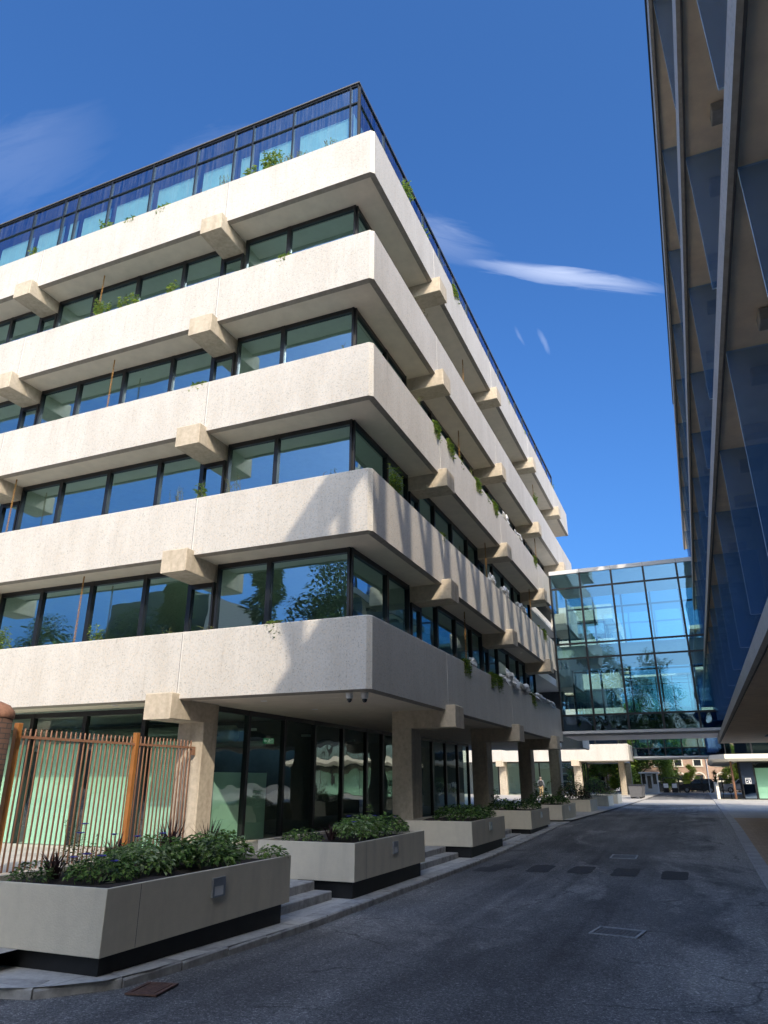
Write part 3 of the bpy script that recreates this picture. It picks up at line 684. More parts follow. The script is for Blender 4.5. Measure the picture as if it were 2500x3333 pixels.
for a, b in zip(ys, ys[1:]):
    if b <= 36 and a >= -60: m.poly([(1.14, a, road_z(a)+.03), (9, a, road_z(a)+.03), (9, b, road_z(b)+.03), (1.14, b, road_z(b)+.03)])
struct(m.build('brick_footway', ['brickpave']))
m = MB(); yb = [y for y in ys if y >= 36]
for a, b in zip(yb, yb[1:]):
    if b <= 102: m.poly([(1.14, a, road_z(a)+.03), (40, a, road_z(a)+.03), (40, b, road_z(b)+.03), (1.14, b, road_z(b)+.03)])
struct(m.build('right_pavement', ['plaza']))
m = MB()
for a, b in zip(ys, ys[1:]):
    if b <= 102: m.extrude([(.86, a, road_z(a)-.1), (1.139, a, road_z(a)-.1), (1.139, a, road_z(a)+.036), (.875, a, road_z(a)+.036), (.86, a, road_z(a)+.02)], (0, b-a, road_z(b)-road_z(a)))
struct(m.build('edging_stones', ['sidepave']))
# pale strip across the road, its paving colour painting the sunlit band
m = MB(); m.box(-4.4, .86, 53.5, 66.5, -1.6, -1.546); struct(m.build('crossing', ['plaza']))
# tar patches
m = MB()
for (x0, x1, y0, y1) in [(-4.78, -4.25, 16.2, 17.0), (-4.62, -4.1, 17.0, 17.6), (-3.72, -3.22, 16.5, 17.85), (-2.85, -2.36, 16.6, 17.9), (-1.95, -1.42, 16.5, 17.85), (-.98, -.46, 16.3, 17.7)]:
    pts = []
    for i in range(20):
        a = 2*math.pi*i/20; cx, cy = (x0+x1)/2, (y0+y1)/2
        sx = max(-1, min(1, 1.35*math.cos(a))); sy = max(-1, min(1, 1.35*math.sin(a)))
        xx, yy_ = cx+sx*(x1-x0)/2*rnd.uniform(.93, 1.05), cy+sy*(y1-y0)/2*rnd.uniform(.93, 1.05)
        pts.append((xx, yy_, road_z(yy_)+.006))
    m.poly(pts)
struct(m.build('tar_patches', ['patch']))

def cover(name, label, cx, cy, w, l, rz, bars, mat='iron', zc=None):
    t = thing(name, label, 'drain cover', (cx, cy, (zc if zc is not None else road_z(cy))+.004), R(rz))
    f = MB()
    for a in ((-w/2, w/2, -l/2, -l/2+.035), (-w/2, w/2, l/2-.035, l/2), (-w/2, -w/2+.035, -l/2+.035, l/2-.035), (w/2-.035, w/2, -l/2+.035, l/2-.035)): f.box(a[0], a[1], a[2], a[3], 0, .014)
    f.build('cover_frame', ['rustiron' if bars == 7 else 'wornsteel'], t)
    g = MB(); g.box(-w/2+.035, w/2-.035, -l/2+.035, l/2-.035, .0, .004)
    if bars:
        n = bars
        for i in range(n):
            x = -w/2+.05+(w-.1)*(i+.5)/n; g.box(x-.012, x+.012, -l/2+.04, l/2-.04, .004, .013)
    else:
        for i in range(int((w-.1)/.055)):
            for j in range(int((l-.1)/.055)):
                g.box(-w/2+.06+i*.055, -w/2+.095+i*.055, -l/2+.06+j*.055, -l/2+.095+j*.055, .004, .011)
    g.build('grate', [mat], t)
    t.rotation_euler[0] = math.atan2(road_z(cy+.2)-road_z(cy-.2), .4); return t
cover('manhole_cover', 'rectangular iron manhole cover with studded top in the nearer road', -1.225, 10.63, .60, .52, -9, 0)
cover('drain_grate', 'slatted drain grate lying across the road beyond the manhole cover', -1.97, 20.05, .62, .8, 0, 9)
cover('gully_grate', 'rusty gully grate in the gutter below the first planter', -4.76, 5.98, .30, .42, 12, 7, 'rustiron', zc=road_z(5.98)+.004)

# ------------------------------------------------------------------ planters
def clump(mb, c, rx, ry, rz, n, L, W, mats, seed, droop=.25):
    r = random.Random(seed)
    for _ in range(n):
        a = r.uniform(0, 2*math.pi); h = r.random()**.7; rr = math.sqrt(r.random())
        u = Vector((math.cos(a)*rr, math.sin(a)*rr, 0)); top = math.sqrt(max(0, 1-.85*rr*rr))
        p = Vector((c[0]+u.x*rx, c[1]+u.y*ry, c[2]+rz*top*(.25+.75*h)))
        d = Vector((math.cos(a)+r.uniform(-.9, .9), math.sin(a)+r.uniform(-.9, .9), r.uniform(-.5, .55)-droop*rr))
        s = r.uniform(.6, 1.25)
        mb.leaf(p, d, (r.uniform(-.5, .5), r.uniform(-.5, .5), 1), L*s, W*s, r.choice(mats))
def stems(mb, c, rx, ry, h, n, seed, mi=0, lean=.3, rad=.004):
    r = random.Random(seed); tips = []
    for _ in range(n):
        a = r.uniform(0, 6.28); rr = math.sqrt(r.random()); b = Vector((c[0]+rx*rr*math.cos(a), c[1]+ry*rr*math.sin(a), c[2]))
        k = h*r.uniform(.6, 1.1); t = b+Vector((math.cos(a)*lean*k*rr, math.sin(a)*lean*k*rr, k))
        mb.tube([b, (b+t)/2+Vector((0, 0, k*.06)), t], [rad, rad*.8, rad*.4], 4, mi); tips.append(t)
    return tips
def tuft(mb, c, n, L, seed, mi=0, w=.022, spread=.9):
    r = random.Random(seed)
    for _ in range(n):
        a = r.uniform(0, 6.28); sp = r.uniform(.12, spread); l = L*r.uniform(.6, 1.1)
        d = Vector((math.cos(a)*sp, math.sin(a)*sp, 1)).normalized(); wv = Vector((-math.sin(a), math.cos(a), 0))*w*.5
        p0 = Vector(c)+Vector((r.uniform(-.05, .05), r.uniform(-.05, .05), 0)); p1 = p0+d*l*.55; p2 = p0+d*l*.9+Vector((math.cos(a)*sp*l*.25, math.sin(a)*sp*l*.25, -l*.08*sp))
        i = len(mb.v); mb.v += [tuple(p0-wv), tuple(p0+wv), tuple(p1+wv*.9), tuple(p1-wv*.9), tuple(p2)]
        mb.f += [(i, i+1, i+2, i+3), (i+3, i+2, i+4)]; mb.m += [mi, mi]
PL = [(5.75, 9.15), (11.17, 14.47), (17.85, 21.15), (24.75, 28.0), (30.7, 34.3), (39.2, 41.9), (47.4, 50.2), (53.0, 56.0)]
PNAME = ['nearest cream-grey planter at the kerb with blue-flowered green plants', 'second planter from the camera, in front of the first arcade column',
         'third planter from the camera, between the first and second arcade columns', 'fourth planter from the camera, beside the third arcade column',
         'fifth planter from the camera with sparse tall stems, in shade', 'sixth planter from the camera, dark grey side with mixed shrubs',
         'seventh planter from the camera with purple shrubs', 'farthest planter on the pavement, standing in full sunlight']
PX1, PX0 = -5.2, -7.0
def planter(y0, y1, label, plinth, light):
    t = thing('planter', label, 'planter', (PX1, y0, 0), 0, 'box planters along the kerb'); L = y1-y0; W = PX1-PX0; zt, zb = -.94, -1.50
    m = MB(); e = .035
    m.loft([[(-W, 0, zb), (0, 0, zb), (0, L, zb), (-W, L, zb)], [(-W, 0, zt), (0, 0, zt), (0, L, zt), (-W, L, zt)],
            [(-W+e, e, zt), (-e, e, zt), (-e, L-e, zt), (-W+e, L-e, zt)], [(-W+e, e, zt-.1), (-e, e, zt-.1), (-e, L-e, zt-.1), (-W+e, L-e, zt-.1)]])
    o = m.build('planter_box', ['planter'], t)
    md = o.modifiers.new('bevel', 'BEVEL'); md.width = .006; md.segments = 2; md.limit_method = 'ANGLE'
    m = MB(); g = 24; r = random.Random(int(y0*10))
    for i in range(6):
        for j in range(10):
            xa, xb = -W+.04+(W-.08)*i/6, -W+.04+(W-.08)*(i+1)/6; ya, yb2 = .04+(L-.08)*j/10, .04+(L-.08)*(j+1)/10
            hz = lambda x, y: -1.0+.05*math.sin(x*5.1+y0)*math.cos(y*3.3)
            m.poly([(xa, ya, hz(xa, ya)), (xb, ya, hz(xb, ya)), (xb, yb2, hz(xb, yb2)), (xa, yb2, hz(xa, yb2))])
    m.build('soil', ['soil'], t, smooth=True)
    m = MB(); m.poly([(.0015, .46, zb+.01), (.0015, .466, zb+.01), (.0015, .466, zt-.01), (.0015, .46, zt-.01)]); m.build('panel_seam', ['black'], t)
    if plinth: m = MB(); m.box(-W+.08, -.07, .08, L-.09, -2.0, zb); m.build('plinth', ['black'], t)
    if light:
        yl = .48*L
        m = MB(); m.box(0, .022, yl, yl+.235, zt-.285, zt-.09); m.box(.022, .028, yl, yl+.235, zt-.175, zt-.09)
        m.box(.022, .028, yl, yl+.235, zt-.285, zt-.270); m.box(.022, .028, yl, yl+.03, zt-.270, zt-.175); m.box(.022, .028, yl+.2, yl+.235, zt-.270, zt-.175)
        q = m.build('recessed_light', ['steel'], t)
        m = MB(); m.box(.0221, .0235, yl+.03, yl+.2, zt-.270, zt-.175); m.build('lamp_lens', ['whitepl'], q)
    return t
PT = [planter(a, b, n, i < 4, i < 5) for i, ((a, b), n) in enumerate(zip(PL, PNAME))]
LM = ['leafA', 'leafB', 'leafC', 'leafV', 'leafP', 'leafD', 'leafY', 'flower', 'stem']
def shrub(label, x, y, rx, ry, h, n, L, W, mats, seed, flowers=(), cat='plant', group='plants in the box planters', tall=0, name='leafy_shrub', z=-1.0):
    m = MB(); clump(m, (0, 0, 0), rx, ry, h, n, L, W, mats, seed)
    stems(m, (0, 0, 0), rx*.8, ry*.8, h*.8, 14, seed+1, 8)
    r = random.Random(seed+5)
    for _ in range(tall):
        tp = stems(m, (0, 0, 0), rx*.7, ry*.7, h*1.7, 1, seed+20+_, 8, .2, .006)[0]
        for k in range(26):
            q = r.uniform(.25, 1); p = Vector(tp)*q+Vector((0, 0, 0)); a = r.uniform(0, 6.28)
            m.leaf(p, (math.cos(a), math.sin(a), r.uniform(-.3, .5)), (0, 0, 1), L*1.1, W, r.choice(mats))
    o = m.build(name, LM, loc=(x, y, z), fix=False); tag(o, label, cat, group)
    for fx, fy, fz in flowers:
        f = MB(); r2 = random.Random(int(fx*100))
        for k in range(6):
            a = k*1.047+r2.random(); f.leaf((fx, fy, fz), (math.cos(a), math.sin(a), .35), (0, 0, 1), .055, .06, 0)
        f.tube([(fx*.9, fy*.9, fz-.16), (fx, fy, fz)], .003, 4, 1)
        f.build('flower', ['flower', 'stem'], o, fix=False)
    return o
def grass(label, x, y, L, n, seed, mi='leafP', z=-.98):
    m = MB(); tuft(m, (0, 0, 0), n, L, seed); o = m.build('grass_tuft', [mi], loc=(x, y, z), fix=False)
    return tag(o, label, 'plant', 'plants in the box planters')
# planter 1
shrub('low fern-like plant at the front left corner of the nearest planter', -6.55, 6.1, .22, .2, .22, 260, .05, .03, [0, 2], 11)
shrub('fine-leaved geranium with blue flowers at the front of the nearest planter', -5.98, 6.5, .36, .34, .26, 640, .055, .04, [0, 0, 2, 1], 12,
      flowers=[(-.05, -.2, .27), (.08, -.12, .25), (.2, -.05, .2), (-.18, -.25, .24)])
shrub('pale variegated leafy plant behind the geranium in the nearest planter', -6.05, 7.05, .44, .36, .34, 620, .085, .055, [3, 3, 1, 0], 13, flowers=[(.1, -.1, .40), (-.15, -.2, .42)])
shrub('broad leafy clump at the middle of the nearest planter', -6.2, 7.65, .5, .38, .38, 680, .085, .055, [3, 1, 0, 0], 14, flowers=[(.2, -.2, .40)])
shrub('bushy green clump right of middle in the nearest planter', -5.75, 8.0, .4, .36, .34, 620, .08, .055, [0, 1, 3, 2], 15)
shrub('rounded leafy clump at the far end of the nearest planter', -6.1, 8.65, .5, .38, .38, 700, .085, .055, [1, 3, 0, 0], 16)
shrub('feathery seedy plant at the back left of the nearest planter', -6.55, 6.75, .3, .3, .36, 380, .045, .018, [2, 5, 0], 17, flowers=[(-.1, .1, .52), (.05, -.1, .44)], tall=5)
shrub('wispy overhanging sprig at the far corner of the nearest planter', -5.42, 9.0, .22, .16, .2, 170, .06, .04, [1, 0], 18)
grass('dark purple grass tuft at the left of the nearest planter', -6.5, 6.35, .34, 44, 21)
grass('dark purple grass tuft at the back of the nearest planter', -6.75, 7.5, .46, 36, 22)
grass('spiky dark grass before the concrete column in the nearest planter', -6.55, 8.3, .62, 50, 23)
grass('spiky dark grass at the far back of the nearest planter', -6.4, 8.95, .58, 46, 24)
# planter 2
shrub('low green plant at the left end of the second planter', -6.35, 11.55, .34, .3, .24, 300, .06, .045, [0, 2, 1], 31)
grass('dark grass tuft in the second planter', -6.1, 12.1, .34, 44, 32)
shrub('bright leafy clump with blue flowers in the second planter', -5.85, 12.5, .42, .4, .36, 620, .085, .05, [1, 3, 0], 33, flowers=[(.1, -.2, .3), (-.1, .0, .38)])
shrub('tall leafy clump at the middle of the second planter', -5.9, 13.15, .45, .4, .40, 640, .085, .05, [1, 0, 3], 34, flowers=[(.15, .1, .36)], tall=1)
shrub('leafy clump at the far end of the second planter', -5.8, 13.95, .42, .42, .36, 600, .08, .05, [0, 1, 2], 35, flowers=[(.15, .1, .32)])
# planter 3..8
shrub('dark leafy mass at the right of the third planter', -5.95, 19.4, .7, .8, .40, 800, .09, .06, [2, 0, 0], 41)
shrub('dark leafy mass at the far end of the third planter', -5.8, 20.4, .5, .6, .36, 600, .09, .06, [0, 2], 42)
shrub('tall thin stems with leaves in the fourth planter', -6.4, 25.6, .4, .5, .42, 420, .10, .07, [2, 0], 43, tall=3)
shrub('dark green clump at the right of the fourth planter', -5.9, 26.8, .6, .8, .38, 700, .10, .06, [0, 2, 2], 44)
shrub('twiggy plant with tall leafy stems in the fifth planter', -6.2, 31.6, .5, .6, .55, 460, .11, .08, [2, 0], 45, tall=4)
shrub('low dark plants at the far end of the fifth planter', -5.9, 33.3, .6, .8, .38, 600, .10, .07, [2, 0], 46)
shrub('tall mixed green shrub in the sixth planter', -6.2, 40.2, .75, .8, 1.0, 1100, .12, .06, [2, 0, 5], 47, tall=4)
shrub('dark spreading shrub at the front of the sixth planter', -5.8, 39.6, .6, .5, .6, 600, .12, .06, [2, 4], 48)
shrub('purple and green shrub in the seventh planter', -6.0, 48.6, .8, .9, 1.1, 1100, .13, .07, [4, 0, 2, 4], 49, tall=3)
shrub('yellow-green bush at the back of the seventh planter', -6.2, 49.8, .6, .5, 1.2, 700, .13, .07, [6, 1], 50)
shrub('reddish grassy shrub in the farthest sunlit planter', -6.0, 54.2, .7, 1.0, .5, 800, .13, .03, [5, 6, 4], 51)

# ------------------------------------------------------------------ fence and brick pier
fc = thing('railing_fence', 'bronze painted steel railing fence running to the first concrete column', 'fence', (-11.4, 9.78, 0))
def bar(y, zt=.90): 
    m = MB(); m.tube([(0, y, -1.62), (0, y, zt-.03), (-.012, y, zt)], .0175, 8); m.build('bar', ['rustd'], fc, smooth=True)
for i in range(24): bar(.17+i*(3.14-.2)/24)
for i in range(15): bar(3.30+i*(5.22-3.30)/15, .92)
for y, zt in ((0, .99), (3.14, .99)):
    m = MB(); m.cbox(-.055, .055, y-.055, y+.055, -1.7, zt, .008); m.build('post', ['rust'], fc)
m = MB(); m.box(.0178, .03, .055, 3.085, .725, .775); m.box(.0178, .03, 3.195, 5.24, .725, .775); m.build('rail', ['rustd'], fc)
m = MB(); m.box(-.03, .03, 5.14, 5.25, .58, .72); m.build('bracket', ['rustd'], fc)
pr = thing('brick_pier', 'round-topped dark brick pier at the left end of the fence', 'pier', (-11.30, 9.12, 0))
m = MB(); m.lathe([(.33, -1.7), (.33, 1.02)], n=28); m.build('shaft', ['brick'], pr, smooth=True)
m = MB(); m.lathe([(.331, 1.02), (.352, 1.04), (.352, 1.10), (.33, 1.16), (.25, 1.25), (.10, 1.31), (.01, 1.33)], n=28); m.build('cap', ['cap'], pr, smooth=True)

# ------------------------------------------------------------------ cameras, exit signs, chains
def cctv(label, x, y):
    t = thing('security_camera', label, 'security camera', (x, y, BOT[0]-.006), 0, 'dome cameras under the soffit')
    m = MB(); m.lathe([(0, 0), (.085, 0), (.085, -.05), (.078, -.12), (.06, -.145), (0, -.145)]); m.build('housing', ['whitepl'], t, smooth=True)
    m = MB(); m.lathe([(.058, -.146), (.056, -.18), (.035, -.215), (.004, -.228)]); m.build('dome', ['carglass'], t, smooth=True)
cctv('white dome security camera under the corner soffit, the left one of two', -6.86, 14.36)
cctv('white dome security camera under the corner soffit, the right one nearest the edge', -6.56, 14.52)
def exitsign(label, x, y, z, rz, w=.36, h=.16):
    t = thing('exit_sign', label, 'exit sign', (x, y, z), rz, 'green exit signs')
    m = MB(); m.box(-w/2, w/2, 0, .03, -h/2, h/2); m.build('sign_plate', ['signgreen'], t)
    m = MB()
    m.box(-w*.40, -w*.14, -.004, -.001, -.012, .012)                                   # arrow
    m.poly([(-w*.45, -.003, 0), (-w*.32, -.003, -.045), (-w*.32, -.003, .045)])
    m.lathe([(0, 0), (.014, 0), (.014, .003), (0, .003)], (w*.06, -.004, .048), 10, axis='Y')  # running figure
    for a, b in (((.0, .03), (-.03, -.02)), ((-.03, -.02), (-.055, -.06)), ((-.02, -.01), (.02, -.03)), ((.02, -.03), (.015, -.065)), ((.0, .03), (.04, .015)), ((.0, .03), (-.04, .02))):
        m.tube([(w*.06+a[0], -.003, a[1]), (w*.06+b[0], -.003, b[1])], .008, 5)
    m.box(w*.22, w*.25, -.004, -.001, -.065, .065); m.box(w*.25, w*.40, -.004, -.001, .05, .065); m.box(w*.38, w*.41, -.004, -.001, -.065, .05)
    m.build('pictogram', ['signlit'], t)
exitsign('small green exit sign behind the arcade glass, right of the concrete column', -11.95, 19.35, 1.12, R(60))
exitsign('small green exit sign behind the fence glass near the ceiling', -15.3, 18.6, 1.12, 0)
def chain(label, x, y, zt, zb):
    m = MB(); z = 0; n = int((zt-zb)/.055)
    m.tube([(0, 0, 0), (0, 0, -.25)], .02, 8)
    for i in range(n-4):
        zc = -.25-.055*i; a = (i % 2)*math.pi/2; pts = []
        for k in range(9):
            q = 2*math.pi*k/8; r0 = .026*math.sin(q); pts.append((math.cos(a)*r0, math.sin(a)*r0, zc-.03+.038*math.cos(q)))
        m.tube(pts, .009, 5)
    o = m.build('rain_chain', ['chain'], loc=(x, y, zt-.005), fix=False); tag(o, label, 'chain', 'rusty rain chains hanging from the soffits')
for lb, x, y, k in [('rusty rain chain under the top band on the front face', -16.6, 14.48, 4), ('rusty rain chain under the second band from the top on the front face', -15.44, 14.42, 3),
                    ('rusty rain chain under the middle band at the far left of the front face', -18.82, 14.42, 2), ('rusty rain chain under the second lowest band on the front face', -15.32, 14.45, 1),
                    ('rusty rain chain hanging below the top band of the road face, the nearer one', -6.65, 24.34, 4), ('rusty rain chain hanging below the top band of the road face, the farther one', -6.66, 38.7, 4),
                    ('rusty rain chain below the second band from the top on the road face, nearer', -6.7, 23.42, 3), ('rusty rain chain below the second band from the top on the road face, farther', -6.6, 37.56, 3),
                    ('rusty rain chain below the middle band of the road face, nearer the corner', -6.68, 26.54, 2), ('rusty rain chain below the middle band of the road face, near the bridge', -6.57, 34.61, 2),
                    ('dark rain chain in shade below the second lowest band of the road face', -6.65, 23.0, 1)]:
    chain(lb, x, y, BOT[k], TOP[k-1]-.45)

# ------------------------------------------------------------------ weeds on the bands
WEED_L = [(4, -19.96, 'u'), (4, -16.57, 'u'), (4, -15.33, 't'), (4, -14.41, 'w'), (4, -13.96, 't'), (4, -12.55, 'w'), (4, -11.55, 'd'), (4, -10.54, 'u'), (4, -9.7, 'u+'), (4, -9.22, 'd'), (4, -8.81, 'd'), (4, -7.63, 'd'),
          (3, -15.99, 'u+'), (3, -15.21, 'u'), (3, -14.65, 'u'), (3, -13.19, 'u'), (3, -9.12, 't'), (3, -17.31, 'w'), (2, -7.31, 'w'), (2, -11.69, 't'), (2, -18.59, 'w'),
          (1, -12.1, 'd'), (1, -11.3, 'u'), (1, -10.24, 'd'), (1, -7.38, 'w'), (0, -17.61, 'u+'), (0, -14.27, 'u'), (0, -11.84, 'w'), (0, -8.78, 't'), (0, -10.64, 'w')]
WEED_R = [(4, 16.91, 'u+'), (4, 18.84, 'u'), (4, 20.66, 'd'), (4, 22.03, 't+'), (4, 22.95, 'd'), (4, 23.58, 'd'), (4, 25.0, 'w'), (4, 31.0, 't'), (4, 35.0, 't'), (4, 41.0, 'w'), (4, 44.2, 'u'),
          (3, 17.71, 'r'), (3, 18.51, 'r'), (3, 36.89, 'u+'), (2, 17.88, 'd'), (2, 19.16, 't+'), (2, 20.55, 't+'), (2, 21.92, 't'), (2, 23.56, 'd'), (2, 24.04, 't+'), (2, 25.69, 't'), (2, 26.58, 't+'), (2, 34.82, 't+'),
          (1, 15.69, 'u+'), (1, 19.62, 't'), (1, 34.59, 't'), (1, 35.81, 't+'), (0, 21.47, 't+'), (0, 24.76, 't+'), (0, 25.6, 't+'), (0, 31.69, 't+')]
BN = ['lowest band', 'second band up', 'middle band', 'second band down', 'top band']
KN = {'u': 'upright green weed', 'u+': 'bushy green weed', 't': 'small trailing green weed', 't+': 'long trailing green weed', 'w': 'tiny wispy weed', 'd': 'dry straw-coloured weed', 'r': 'reddish dry weed'}
def weed(kind, seed, face):
    r = random.Random(seed); m = MB(); big = '+' in kind; k = kind[0]
    outv = Vector((0, -1, 0)) if face == 'L' else Vector((1, 0, 0)); sidev = Vector((1, 0, 0)) if face == 'L' else Vector((0, 1, 0))
    pal = {'u': [0, 1, 6], 't': [1, 0, 6], 'w': [1, 5], 'd': [5, 5, 1], 'r': [4, 5]}[k]
    n = {'u': 7, 't': 11, 'w': 4, 'd': 10, 'r': 9}[k]*(3 if big else 1)
    hh = {'u': .45, 't': .38, 'w': .18, 'd': .45, 'r': .4}[k]*(1.35 if big else 1)
    for i in range(n):
        b = sidev*r.uniform(-.22, .22)*(1.5 if big else 1)
        if k == 't':
            p = [b+outv*-.08, b+outv*.04+Vector((0, 0, .06)), b+outv*r.uniform(.03, .07)+sidev*r.uniform(-.06, .06)-Vector((0, 0, hh*r.uniform(.3, 1)))]
        else:
            h = hh*r.uniform(.4, 1.1); p = [b-outv*.08-Vector((0, 0, .05)), b-outv*.03+Vector((0, 0, h*.5)), b+outv*r.uniform(-.1, .12)+sidev*r.uniform(-.12, .12)+Vector((0, 0, h))]
        m.tube(p, [.006, .005, .002], 4, 8)
        for q in range({'u': 16, 't': 18, 'w': 7, 'd': 9, 'r': 14}[k]):
            t = r.random(); a = p[0].lerp(p[1], t*2) if t < .5 else p[1].lerp(p[2], t*2-1)
            an = r.uniform(0, 6.28); L = r.uniform(.06, .13)*(.6 if k in 'wdr' else 1)
            m.leaf(a, (math.cos(an), math.sin(an), r.uniform(-.4, .6)), (0, 0, 1), L, L*(.5 if k in 'ut' else .3), r.choice(pal))
    return m.build('weed', LM, fix=False)
def place_weeds(lst, face):
    cnt = {}
    for i, (k, q, kind) in enumerate(sorted(lst, key=lambda a: (a[0], -a[1] if face == 'L' else a[1]))):
        n = cnt.get(k, 0); cnt[k] = n+1
        o = weed(kind, 900+i*7+(500 if face == 'R' else 0), face)
        df = .03 if '+' in kind else .1; o.location = (q, OY+df, TOP[k]+.01) if face == 'L' else (CX-df, q, TOP[k]+.01)
        tag(o, f"{KN[kind]} on the {BN[k]}, {'front' if face == 'L' else 'road'} face, {ORD[n]} from corner", 'weed', 'weeds growing on the concrete bands')
place_weeds(WEED_L, 'L'); place_weeds(WEED_R, 'R')

# crumpled plastic sheets
def sheet(label, x, y, z, lx, ly, lz, seed):
    b = bmesh.new(); bmesh.ops.create_icosphere(b, subdivisions=3, radius=1); r = random.Random(seed)
    ph = [(r.uniform(2, 6), r.uniform(2, 6), r.uniform(2, 6), r.uniform(0, 6)) for _ in range(7)]
    for v in b.verts:
        c = v.co.copy(); s = 1+.16*sum(math.sin(a*c.x+bb*c.y+d*c.z+e) for a, bb, d, e in ph[:4])+r.uniform(-.3, .3)
        v.co = Vector((c.x*lx*s, c.y*ly*s, c.z*lz*s))
    m = MB(); m.bm(b); o = m.build('plastic_sheet', ['plastic'], loc=(x, y, z)); tag(o, label, 'plastic sheet', 'crumpled white sheets on the ledges')
for a in [('big crumpled white plastic heap on the lowest ledge of the road face', -6.32, 27.9, 3.62, .22, 1.1, .34, 1), ('white plastic bundle behind the big heap on the lowest ledge', -6.32, 30.2, 3.58, .2, .9, .22, 2),
          ('long low white sheet on the lowest ledge toward the bridge', -6.30, 33.2, 3.5, .2, 1.7, .16, 3), ('last white sheet on the lowest ledge beside the bridge', -6.30, 36.3, 3.5, .18, 1.1, .16, 4),
          ('small white scrap at the near end of the lowest ledge', -6.32, 22.45, 3.55, .12, .35, .18, 5), ('small round white bag on the lowest ledge before the heap', -6.30, 26.2, 3.52, .15, .35, .13, 6),
          ('small white bag on the second ledge by the chain', -6.34, 25.8, 7.22, .14, .4, .22, 7), ('rounded white bag on the second ledge', -6.34, 27.9, 7.2, .16, .5, .22, 8), ('pale bags far along the second ledge', -6.34, 30.9, 7.18, .16, .9, .2, 9),
          ('white scrap on the middle ledge of the road face', -6.34, 29.0, 10.8, .14, .6, .25, 10), ('yellowish pale sheet farther on the middle ledge', -6.34, 31.4, 10.75, .14, .8, .2, 11)]:
    sheet(*a)

# ------------------------------------------------------------------ trees
def leaf_tree_mesh(seed, h, cw, nl, lsz, pal, base=.28, shape='round'):
    r = random.Random(seed); t = MB(); c = MB()
    t.tube([(0, 0, 0), (r.uniform(-.1, .1), r.uniform(-.1, .1), h*.35), (r.uniform(-.3, .3), r.uniform(-.3, .3), h*.8)], [h*.024, h*.017, h*.005], 9)
    cl = []
    nb = 26 if shape == 'round' else 34
    for i in range(nb):
        if shape == 'round':
            z = r.uniform(base, .97); w = cw*math.sin(math.pi*min(1, (z-base)/(1-base)*.86+.14))*r.uniform(.25, .95)
        else:
            z = r.uniform(base, 1.0); w = cw*(1.02-z)/(1-base)*r.uniform(.3, 1.0)
        a = r.uniform(0, 6.28); p = Vector((math.cos(a)*w, math.sin(a)*w, z*h))
        s = Vector((0, 0, h*max(.15, z-.18))); t.tube([s, s.lerp(p, .6)+Vector((0, 0, .2)), p], [h*.006, h*.004, h*.0015], 5)
        cl.append((p, r.uniform(.55, 1.0)*cw*(.42 if shape == 'round' else .30), r.choice(pal)))
    for i in range(nl):
        p, s, mi = r.choice(cl); d = Vector((r.gauss(0, 1), r.gauss(0, 1), r.gauss(0, .8))); d = d.normalized()*s*r.random()**.45
        q = p+d; an = r.uniform(0, 6.28); L = lsz*r.uniform(.6, 1.4)
        if shape == 'round': dr = (math.cos(an), math.sin(an), r.uniform(-.8, .4)); W = L*.6
        else: dr = (q.x+r.uniform(-.6, .6), q.y+r.uniform(-.6, .6), r.uniform(-.5, .1)); W = L*.35
        c.leaf(q, dr, (r.uniform(-.6, .6), r.uniform(-.6, .6), 1), L, W, mi if r.random() < .75 else r.choice(pal))
    mats = ['leafA', 'leafB', 'leafC', 'leafY', 'conif']
    to = t.build('trunk', ['bark'], fix=False); co = c.build('crown', mats, fix=False)
    tm, cm = to.data, co.data; bpy.data.objects.remove(to); bpy.data.objects.remove(co); return tm, cm
def tree(label, mesh, x, y, sc=1, rz=0, group=None, z=PLZ, name='broadleaf_tree', sz=1):
    t = thing(name, label, 'tree', (x, y, z), rz, group); t.scale = (sc, sc, sc*sz)
    link('trunk', mesh[0], t); link('crown', mesh[1], t); return t
TA = leaf_tree_mesh(3, 12, 4.6, 15000,   .42, [1, 3, 1, 0], .10); TB = leaf_tree_mesh(8, 9, 3.4, 9000, .40, [3, 3, 1, 3], .06); TC = leaf_tree_mesh(5, 20, 4.6, 18000, .45, [4, 4, 2], .06, 'cone')
TD = leaf_tree_mesh(15, 18, 6.5, 20000, .30, [0, 2, 2, 0])
tree('tall dark leafy tree behind the guard hut at the road end', TA, -7.2, 105.5, .9, 0, 'trees at the end of the road')
tree('broad green tree between the hut and the far brick house', TA, -4.1, 106.5, .60, 2.1, 'trees at the end of the road', sz=1.5)
tree('bright yellow-green bush-like tree against the brick house', TB, -1.0, 106, .36, 1, 'trees at the end of the road')
tree('leafy tree at the left behind the far block arcade', TB, -10, 108, .9, 3, 'trees at the end of the road')
tree('green tree behind the far left of the plaza', TA, -16, 110, 1, 4, 'trees at the end of the road')
tree('leafy tree rising above the far glass bridge', TA, 1.6, 121, 1.25, 5, 'trees at the end of the road')
tree('bright green tree right of the far pavilion', TB, 4.6, 106, .6, 6, 'trees at the end of the road')
tree('tall trees seen through the bridge glass above the left roof', TD, -6.5, 120, .8, 2.5, 'trees at the end of the road')
